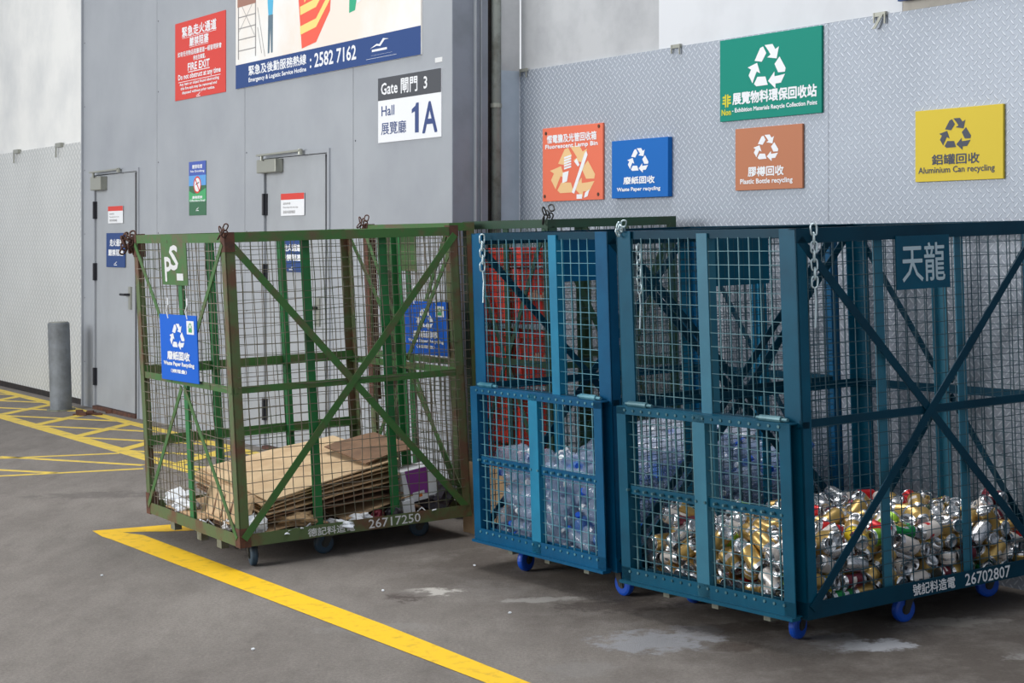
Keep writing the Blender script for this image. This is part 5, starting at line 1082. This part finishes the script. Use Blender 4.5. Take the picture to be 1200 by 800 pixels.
BOTTLES = [
1,285,132,34,70,-69,-9,-6,1,543,124,34,18,-32,-62,68,2,725,87,22,70,-68,17,-6,0,1238,201,26,70,-70,-8,-8,0,287,425,26,35,-22,67,-60,1,483,492,34,56,64,29,42,
1,770,456,34,67,60,-35,-22,0,1168,335,26,45,55,-43,-54,0,106,902,31,68,-16,68,-16,0,496,628,28,26,-60,-35,65,2,908,896,22,54,-45,54,-45,0,1167,606,26,43,-54,-45,55,
0,105,340,26,50,-39,-58,49,1,452,324,34,37,47,51,59,1,961,132,37,66,66,-22,24,1,1135,41,34,44,-55,44,-55,0,70,535,26,66,-70,-7,22,0,582,519,26,64,56,42,29,
2,747,607,22,56,60,37,42,0,1042,375,80,24,56,67,40,1,300,622,34,66,-59,37,-23,0,623,836,32,22,59,-37,66,0,779,676,26,49,37,-59,-50,0,1089,898,26,55,44,55,44,
1,135,41,65,47,-49,37,-62,2,361,88,22,70,70,8,-4,0,663,337,59,33,57,-16,72,0,1031,264,26,6,3,-70,70,1,136,529,85,63,-55,-44,31,1,559,485,101,18,-3,-70,68,
0,903,290,26,66,60,-36,-23,2,1245,634,86,35,38,62,-58,0,171,715,28,47,65,-26,-52,0,366,817,27,29,-10,69,-64,2,901,616,60,5,21,47,-85,0,953,814,53,61,55,55,-9,
0,27,285,70,67,-43,32,50,1,463,34,109,73,-8,66,-8,0,664,109,26,67,70,-4,-19,0,1103,123,31,70,16,68,6,0,227,400,30,47,70,1,52,0,358,448,26,67,60,35,22,
0,747,296,26,69,66,-24,-9,0,945,422,26,48,-36,60,-51,2,80,841,22,45,54,45,54,0,555,830,27,34,-12,69,-61,1,780,841,34,62,-54,-45,33,1,1085,660,61,29,-73,-20,57,
1,121,203,34,20,33,61,67,0,544,279,31,2,-67,-20,70,0,824,101,26,2,-3,-70,-70,0,1166,285,56,38,-44,-67,44,0,32,480,88,4,10,-90,39,0,324,580,104,16,86,46,-1,
0,918,374,59,51,71,-40,-25,0,963,590,27,61,46,-53,-34,0,186,622,28,68,56,-43,-17,0,475,762,26,12,-26,65,-69,1,742,893,103,25,60,-22,-71,0,1162,700,26,35,-47,52,-61,
2,34,82,94,73,67,-2,3,2,371,212,54,45,-29,-44,70,1,777,132,72,4,2,-70,69,0,1057,311,89,12,62,17,75,2,88,335,78,78,59,14,3,0,637,645,28,16,-30,-63,-68,
0,746,550,61,29,58,-58,-47,0,1235,555,134,8,-10,67,71,0,214,795,28,68,41,-57,-19,0,539,765,44,52,23,71,-40,1,726,625,85,23,-63,38,-63,2,1182,821,22,60,53,-46,-36,
1,134,215,102,40,54,46,56,1,385,140,73,55,-59,54,-21,0,891,109,26,7,8,-69,70,1,1071,217,75,68,-44,-37,43,0,252,300,98,65,15,69,24,0,449,334,114,28,75,24,53,
1,870,393,103,66,-62,2,-41,0,1243,451,72,46,31,-45,68,0,155,662,59,72,-48,43,-22,1,282,669,98,31,-65,-50,-45,2,945,662,104,35,-78,-40,30,0,1012,834,56,22,23,-53,-77,
1,233,315,278,55,-46,60,31,1,679,133,88,20,26,-65,67,2,734,328,197,1,-72,-12,67,1,1230,133,97,12,11,67,-72,1,327,464,147,12,-13,-82,53,0,348,426,75,23,38,-60,-65,
1,705,418,105,34,-8,-77,-51,0,1173,386,79,46,-70,-51,-13,2,34,726,22,6,-6,-70,-70,1,773,896,179,7,-75,8,-64,0,801,739,26,36,-47,51,-60,0,1050,904,115,6,80,8,57,
0,319,31,162,43,54,40,59,0,555,275,119,92,-33,13,1,1,858,132,83,71,-69,3,2,0,966,105,100,4,22,-66,-70,0,32,672,146,40,-47,55,55,0,419,458,61,37,-28,69,-55,
0,658,360,116,60,-63,-47,-9,0,940,552,97,70,-29,-15,-61,1,139,894,98,68,-16,68,-16,0,351,719,114,55,-80,19,-4,0,770,706,73,38,50,-48,-60,1,1133,747,75,71,34,-52,-30,
0,237,157,85,2,-87,-13,45,0,618,349,150,87,-30,15,-34,2,816,29,139,26,62,23,69,0,1018,156,117,46,87,10,6,0,104,288,149,75,-3,63,11,0,449,618,84,58,62,40,31,
0,906,355,259,14,4,80,56,0,1200,472,31,51,-61,34,48,0,253,828,83,75,31,44,36,0,374,826,131,54,24,-50,62,0,892,746,80,47,40,-61,-48,0,1167,851,63,54,-50,45,-49,
0,268,258,223,34,23,-88,20,0,539,95,96,51,-48,-55,44,0,791,284,138,42,-25,-70,50,1,1067,276,142,33,77,26,46,0,92,506,137,5,-8,-58,-80,0,429,559,132,52,71,20,-39,
0,925,348,137,40,68,-60,4,2,1034,575,74,92,-36,10,-3,0,32,741,70,69,-69,8,8,0,388,618,139,52,79,15,-26,0,783,820,92,67,-41,45,-39,0,1077,853,119,16,66,25,68,
2,180,104,60,54,-15,-81,12,0,592,155,119,71,33,38,46,0,814,81,143,74,3,66,3,0,1194,61,163,59,12,30,73,0,110,369,113,75,39,-16,-48,1,487,519,129,62,74,-4,-20,
0,639,684,224,1,-47,-87,-3,0,1107,586,96,30,93,10,-11,0,163,822,102,41,-24,-81,32,0,586,833,80,70,-57,-41,4,2,987,700,185,37,-89,-24,6,0,1239,828,122,69,-66,-19,-20,
1,71,171,164,77,-54,5,31,0,407,258,89,63,27,64,31,0,693,26,173,51,9,-84,-6,1,1139,37,193,11,-88,-29,32,0,26,471,158,24,55,72,-31,1,584,416,169,50,14,70,47,
0,755,436,151,29,-85,-24,-33,1,1002,543,122,23,35,-85,29,1,215,680,133,61,49,-60,10,0,433,793,87,57,-57,47,34,0,770,671,115,58,51,50,37,0,1123,683,122,16,-57,-24,76,
1,160,136,160,66,74,8,2,0,366,218,144,3,-12,-70,-69,0,835,138,140,58,-41,51,-47,0,1150,185,135,49,64,-43,-39,0,234,427,126,48,81,-29,-4,1,602,572,283,3,-88,-42,16,
1,664,575,153,26,75,-26,53,0,1114,499,66,29,78,23,-47,1,89,797,135,7,1,82,-55,1,526,762,110,73,-57,3,-35,0,950,904,290,97,2,19,10,0,1090,799,104,68,22,-68,-13,
0,281,105,205,47,-50,-61,-38,1,525,189,145,45,26,63,57,0,864,201,146,58,42,50,47,1,1135,118,162,66,16,-72,3,0,229,602,203,44,69,-43,-35,1,340,801,213,44,-82,-32,-13,
1,948,574,225,79,-59,-13,-4,2,1035,478,105,41,-43,77,19,1,34,716,217,45,43,53,-56,2,591,723,102,75,-52,10,-37,0,786,610,141,35,-51,53,-57,1,1093,896,198,64,-8,75,-7,
0,147,26,209,84,-5,51,-9,1,454,292,208,30,67,18,64,0,620,228,218,39,42,62,-51,0,811,537,372,39,-45,47,64,0,238,312,197,21,-55,66,-45,1,555,451,222,56,-69,24,-36,
2,830,447,76,68,-58,38,-17,2,1187,611,201,47,53,57,38,0,281,635,340,87,-22,-25,-34,0,427,825,143,67,65,15,-30,0,885,779,122,36,-71,22,-55,0,932,782,239,62,-60,4,-48,
0,26,103,197,39,66,53,-32,0,482,26,213,61,-8,77,-7,0,691,236,202,51,-8,-42,-73,1,1129,184,203,66,-43,49,-33,2,226,347,138,31,69,-40,-50,0,487,439,173,27,40,62,60,
0,836,458,129,72,60,-31,4,0,1100,446,113,76,-62,4,14,0,477,904,255,7,73,8,66,0,512,904,189,73,-7,-66,8,1,810,822,160,35,63,-44,-51,0,1112,727,148,23,-76,15,-58,
0,153,84,213,45,-54,-50,48,1,508,88,196,23,-69,25,-63,1,693,170,251,32,62,57,-42,0,979,407,257,39,38,-63,54,0,130,398,153,45,-79,40,2,0,464,472,218,78,27,-51,20,
1,842,588,229,30,12,36,86,0,1163,338,172,13,-57,14,-78,0,225,647,316,19,30,12,-92,0,476,758,148,68,66,-24,14,2,901,652,150,86,47,-13,1,0,1165,677,176,55,26,74,25,
2,373,72,270,64,42,54,34,0,554,26,260,61,-8,77,-7,1,929,250,344,59,-76,17,18,1,1133,266,200,12,-55,-15,80,0,187,450,161,77,62,-4,4,0,441,536,183,16,18,63,72,
1,810,459,198,51,19,-62,-55,0,1242,379,228,23,-85,-44,-12,0,264,830,197,50,65,-56,-1,0,575,735,153,18,-12,-80,53,2,898,736,160,54,23,-79,11,0,1239,694,214,52,-83,-12,-8,
0,71,137,247,59,-63,46,15,0,334,125,201,31,13,60,-71,0,913,299,222,42,-19,56,-67,0,964,65,170,73,-30,8,-59,1,191,514,211,36,-46,-60,53,0,353,658,209,21,-61,25,70,
1,800,531,254,47,-17,73,-44,0,1111,571,186,9,-47,-16,85,0,95,715,166,11,13,-81,55,0,473,703,208,12,76,-8,62,2,759,754,169,9,-87,-33,31,2,1067,823,159,57,-34,-60,41,
0,133,288,236,24,-53,54,-58,0,387,231,197,66,32,-31,-58,0,927,226,204,85,37,33,-12,0,1166,181,269,61,-16,67,-36,2,34,441,203,5,10,90,-39,1,580,644,320,13,-51,-81,20,
0,696,341,287,56,-47,-66,10,2,1172,435,113,15,1,82,53,0,155,795,152,74,-47,18,44,0,481,761,206,66,45,52,28,2,871,672,181,64,38,-64,-12,1,1136,823,213,40,61,-33,-58,
2,215,144,189,44,-1,-52,-72,0,477,156,201,42,-58,-45,52,2,770,224,182,29,-10,68,-65,1,1136,326,244,74,25,61,0,0,106,405,221,47,-66,27,-50,2,410,573,242,54,74,16,34,
0,761,356,274,61,-6,63,-46,0,1097,411,164,29,-50,-51,62,1,190,788,212,27,-5,61,73,1,609,741,314,38,20,0,-89,0,720,788,193,78,-49,27,-23,2,1125,775,164,69,10,-70,-2,
1,37,147,317,55,-71,33,26,0,447,315,275,29,45,49,67,1,869,197,213,68,-55,-46,-9,1,1152,326,323,2,51,-53,-66,1,134,500,279,33,-70,-4,61,0,454,618,250,13,39,-55,-72,
0,587,414,267,42,87,11,-19,1,1136,505,189,51,43,54,50,0,141,599,223,18,-49,-59,61,2,474,860,211,19,70,21,64,0,726,667,189,16,51,66,51,0,1069,735,214,50,-45,61,-40,
0,204,127,260,76,59,-16,-18,0,635,152,268,61,-55,-33,-43,0,749,154,211,8,4,76,-62,0,1107,78,223,61,47,-62,-5,0,85,315,299,62,-67,-6,38,1,354,481,243,7,-10,-85,49,
2,826,376,244,14,-91,-20,29,0,1140,479,247,8,22,63,73,0,131,800,244,53,75,20,-31,0,473,816,231,81,-10,-55,4,0,678,870,330,18,-21,-22,92,0,1241,832,290,40,81,-36,18,
0,507,318,330,58,-37,59,-41,0,379,145,251,62,16,-68,-33,0,837,104,220,60,77,11,12,1,1015,34,269,9,58,6,80,0,129,419,275,48,65,34,46,0,355,431,281,46,86,10,-13,
1,687,522,310,88,-38,21,13,2,1195,436,223,76,-54,21,-24,0,164,693,256,46,66,-19,-55,1,556,777,265,68,64,-16,-27,1,734,732,249,4,-25,71,-65,1,1048,677,289,32,-66,10,66,
0,105,73,333,88,26,-1,-38,2,385,103,302,26,-59,35,-67,1,786,35,296,75,-11,62,-13,0,1002,387,304,71,-61,14,29,1,393,304,386,55,80,10,-19,1,424,450,324,57,-8,-51,62,
0,852,550,326,58,74,28,-12,1,964,609,325,9,-37,-77,49,1,36,795,325,35,-41,63,53,1,503,814,312,68,-51,37,-35,1,825,716,280,19,7,79,56,1,1112,813,283,34,-22,68,-59,
0,259,160,298,31,-19,67,63,0,395,215,255,32,57,68,31,0,836,88,270,51,47,42,56,0,1031,171,266,50,80,22,21,2,59,612,305,79,-1,-30,-51,0,457,601,305,24,-55,49,-62,
0,842,427,269,54,-45,40,-57,1,1195,476,290,10,9,60,77,1,48,795,406,63,54,-34,42,2,467,863,282,77,-25,-52,23,0,802,855,274,20,-35,-39,82,0,1090,736,265,73,-53,-36,18,
0,331,28,301,59,-24,-73,19,0,577,107,291,34,-56,-61,-43,0,818,252,271,24,43,-65,-56,1,1090,109,305,54,45,52,47,0,189,329,330,11,-18,-62,74,1,460,513,378,75,13,-62,10,
2,760,444,361,78,54,21,20,0,1079,496,249,6,23,59,76,0,76,826,264,31,21,-63,67,0,168,825,362,69,67,-6,-24,1,856,867,351,54,15,-78,-24,1,1087,722,326,20,-47,58,-62,
0,192,160,309,34,-64,-64,21,1,513,132,289,50,-83,19,8,0,825,161,306,15,44,-66,-57,0,1031,252,330,19,10,-62,-74,0,171,617,292,56,58,52,23,0,642,26,377,62,-8,76,-7,
0,788,485,316,2,8,-66,-73,0,1026,546,287,74,64,14,5,0,216,780,272,56,-17,-63,48,0,551,899,370,32,-67,-49,44,0,719,678,305,5,-43,-59,67,0,1119,904,375,8,-76,-10,62,
0,372,159,313,24,-80,21,-48,0,525,314,385,66,-73,5,10,0,794,107,323,31,-30,37,-81,0,1244,468,340,52,-33,41,65,0,209,533,283,72,31,60,2,0,452,392,293,50,-65,33,-45,
1,903,516,361,9,7,-74,64,1,1137,664,389,26,47,60,57,0,322,811,322,0,27,42,85,0,527,768,356,51,14,55,63,0,677,734,344,36,-24,-74,-50,1,1096,830,369,43,52,-11,-72,
0,130,166,333,2,-34,59,71,0,501,272,283,47,26,71,43,0,611,168,349,74,55,-36,-7,1,1149,223,334,56,-61,-54,6,0,84,487,341,2,8,-75,64,0,515,463,327,66,6,-55,49,
0,780,358,340,22,64,-4,72,0,1065,548,330,58,-40,-42,55,0,281,876,297,54,-33,64,-42,0,291,690,327,90,-27,-31,-6,0,875,810,314,20,-52,-44,69,2,1244,664,316,80,35,18,-42,
0,47,354,356,66,72,-2,12,1,489,173,343,36,23,73,52,1,711,174,338,12,37,55,73,2,991,69,349,38,82,-4,-39,0,144,357,351,13,23,52,-80,0,570,414,335,82,-45,8,29,
2,678,434,311,64,-18,-60,42,0,1155,426,335,55,10,67,-46,1,218,770,336,32,0,-77,54,0,435,665,334,60,54,48,30,0,926,406,398,48,-2,-63,59,1,1126,760,378,36,-77,35,-38,
0,324,363,319,70,64,27,-5,1,628,258,382,53,-79,1,-26,1,794,171,382,20,65,37,-61,0,1116,29,374,75,-20,54,-28,0,164,494,355,7,33,51,-78,0,446,205,387,42,-78,-36,-24,
0,320,97,379,43,79,16,-39,1,1062,534,399,59,-4,79,1,0,99,811,317,68,63,-24,24,0,416,730,363,70,53,24,37,0,734,744,360,68,67,1,26,0,1230,771,407,84,51,1,-10,
0,263,358,347,11,21,-77,58,0,989,181,400,18,10,61,-76,1,992,383,388,36,-75,-18,-50,1,1084,245,377,68,-65,-26,-15]
def local_to_world(F, x, y, z, q, ia, ib, iz):
    p = F.W(ia+x, ib+y, iz+z); ya = math.atan2(F.A.y, F.A.x)
    # the heaps were settled in a box with a along x and b along y
    return Matrix.Translation(p) @ Matrix.Rotation(ya, 4, 'Z') @ q.to_matrix().to_4x4()
camp = cam.matrix_world.translation
bag = [i for i, k in enumerate(KINDS) for _ in range(k[3])]
rr = random.Random(5)
recs = []
for (ty, x, y, z, q) in decode(CANS):
    recs.append((local_to_world(FB, x, y, z, q, .045, .05, .141), ty, rr.choice(bag), x, y, z))
def zone(x, y, z, D, W, top):
    hgt = 'low' if z < top*.33 else 'midway' if z < top*.66 else 'high'
    if x < .13: return hgt + ' behind the gate, ' + ('right end' if y < W*.25 else 'right of centre' if y < W*.5 else 'left of centre' if y < W*.75 else 'left end')
    if y < .13: return hgt + ' along the near side, ' + ('front end' if x < D*.3 else 'front middle' if x < D*.5 else 'rear middle' if x < D*.75 else 'wall end')
    return ('on top of the heap, ' if z > top*.6 else 'deep in the heap, ') + ('front ' if x < D/3 else 'middle ' if x < 2*D/3 else 'rear ') + ('right' if y < W/2 else 'left')
# the ones that show: close to the yard face, the near side or the top of the heap
def vis(r): return min(r[3], r[4], (.27-r[5])*1.0 + .02)
recs.sort(key=vis)
for (mw, ty, kd, x, y, z) in recs[:300]:
    key = (ty, kd)
    if key not in CM: CM[key] = can_mesh(ty, M[KINDS[kd][1]], M[KINDS[kd][2]], M['can_red'], ty*10+kd)
    o = link('drink_can', CM[key]); o.matrix_world = mw
    lb = '%s%s in teal cage, %s' % (('', 'dented ', 'squashed ')[ty], KINDS[kd][0], zone(x, y, z, 1.29, .90, .275))
    tag(o, lb, 'can', lb)
mv, mf, mm_ = [], [], []
mats = [M['can_gold'], M['can_silver'], M['can_white']]
for (mw, ty, kd, x, y, z) in recs[300:]:
    key = (ty, kd)
    if key not in CM: CM[key] = can_mesh(ty, M[KINDS[kd][1]], M[KINDS[kd][2]], M['can_red'], ty*10+kd)
    me = CM[key]; i0 = len(mv); o0 = cB.matrix_world.translation
    mv += [tuple(mw @ v.co - FB.o) for v in me.vertices]
    for p in me.polygons: mf.append(tuple(i0+i for i in p.vertices)); mm_.append(min(p.material_index, 2))
me = bpy.data.meshes.new('buried_cans'); me.from_pydata(mv, [], mf)
for m_ in mats: me.materials.append(m_)
me.polygons.foreach_set('material_index', mm_); me.polygons.foreach_set('use_smooth', [True]*len(mf))
o = link('buried_cans', me); o.location = FB.o; tag(o, 'drink cans buried deeper in the heap of the right-hand teal cage', 'cans', kind='stuff')

# ------------------------------------------------------------------ plastic bottles
def bottle_mesh(kind, seed, body, cap):
    n = 14; b = MB(); Lh, R, fl_ = ((.20, .032, .8), (.26, .042, .8), (.16, .034, .6))[kind]
    prof = [(.0, .004), (.6, .0), (.95, .02), (1, .08), (.86, .2), (1, .28), (.88, .38), (1, .5), (.9, .6), (1, .68), (.8, .78), (.42, .88), (.36, .92), (.36, .93)]
    rings = []
    for (r, z) in prof:
        ring = []
        for j in range(n):
            a = 2*math.pi*j/n; q = math.sin(min(1, z/.9)*math.pi)
            k = 1 + .45*q*noise.noise(Vector((math.cos(a)*1.6, math.sin(a)*1.6, z*9+seed*5.3))) + .25*q*noise.noise(Vector((math.cos(a)*4, math.sin(a)*4, z*20+seed)))
            ring.append(b.pt((R*r*k*math.cos(a)*1.05, R*r*k*math.sin(a)*(1-(1-fl_)*q), (z-.5)*Lh)))
        rings.append(ring)
    for A, B in zip(rings, rings[1:]):
        for j in range(n): b.face((A[j], A[(j+1) % n], B[(j+1) % n], B[j]), 0)
    b.tube([(0, 0, .43*Lh), (0, 0, .5*Lh)], R*.42, 10, 1)
    me = b.mesh('bottle_body', [body, cap]); me.polygons.foreach_set('use_smooth', [False if p.material_index else (p.index % 3 != 0) for p in me.polygons]); return me
BM = {}
recs = []
for (ty, x, y, z, q) in decode(BOTTLES): recs.append((local_to_world(FA, x, y, z, q, .04, .06, .141), ty, rr.randrange(8), x, y, z))
recs.sort(key=lambda r: min(r[3], r[4], (.40-r[5])*1.0+.02))
BK = {0: 'crushed clear bottle', 1: 'large clear plastic bottle', 2: 'short flattened clear bottle'}
for (mw, ty, v_, x, y, z) in recs[:300]:
    key = (ty, v_)
    if key not in BM: BM[key] = bottle_mesh(ty, ty*9+v_, M['pet_blue'] if v_ == 6 else M['pet'], M['cap_blue'] if v_ in (0, 3, 6) else M['cap_white'])
    o = link('plastic_bottle', BM[key]); o.matrix_world = mw
    nme = ('blue tinted ' if v_ == 6 else '') + BK[ty]
    lb = '%s in blue cage, %s' % (nme, zone(x, y, z, 1.27, .93, .40)); tag(o, lb, 'bottle', lb)
mv, mf, mm_ = [], [], []
for (mw, ty, v_, x, y, z) in recs[300:]:
    key = (ty, v_)
    if key not in BM: BM[key] = bottle_mesh(ty, ty*9+v_, M['pet'], M['cap_white'])
    me = BM[key]; i0 = len(mv); mv += [tuple(mw @ v.co - FA.o) for v in me.vertices]
    for p in me.polygons: mf.append(tuple(i0+i for i in p.vertices)); mm_.append(p.material_index)
me = bpy.data.meshes.new('buried_bottles'); me.from_pydata(mv, [], mf); me.materials.append(M['pet']); me.materials.append(M['cap_white'])
me.polygons.foreach_set('material_index', mm_)
o = link('buried_bottles', me); o.location = FA.o; tag(o, 'plastic bottles buried deeper in the heap of the left blue cage', 'bottles', kind='stuff')
crumple('plastic_wrap', 'large crumpled clear plastic wrap lying on top of the bottles', FA, .75, .5, .535, .34, .26, .07, M['wrap'], 21, 'wrap', .35, None, 4)
crumple('plastic_wrap', 'smaller crumpled clear wrap on the right edge of the bottle heap', FA, .36, .2, .52, .18, .13, .06, M['wrap'], 22, 'wrap', .4, None, 4)
for k, (lb, x, y) in enumerate((('tiny white scrap on the floor near the wheels of the bottle cage', -.22, 8.1), ('tiny white scrap on the floor in front of the cages', -.05, 7.1), ('tiny pale pebble at the lower left of the yard', -2.0, 8.1), ('tiny white pebble beside the yellow line', -.62, 7.6), ('tiny white scrap in the foreground left of the line', -1.05, 6.6))):
    crumple('litter_scrap', lb, FG, 0, 0, 0, .007, .006, .004, M['paper_white'], 30+k, 'litter').location = (x, y, 0)
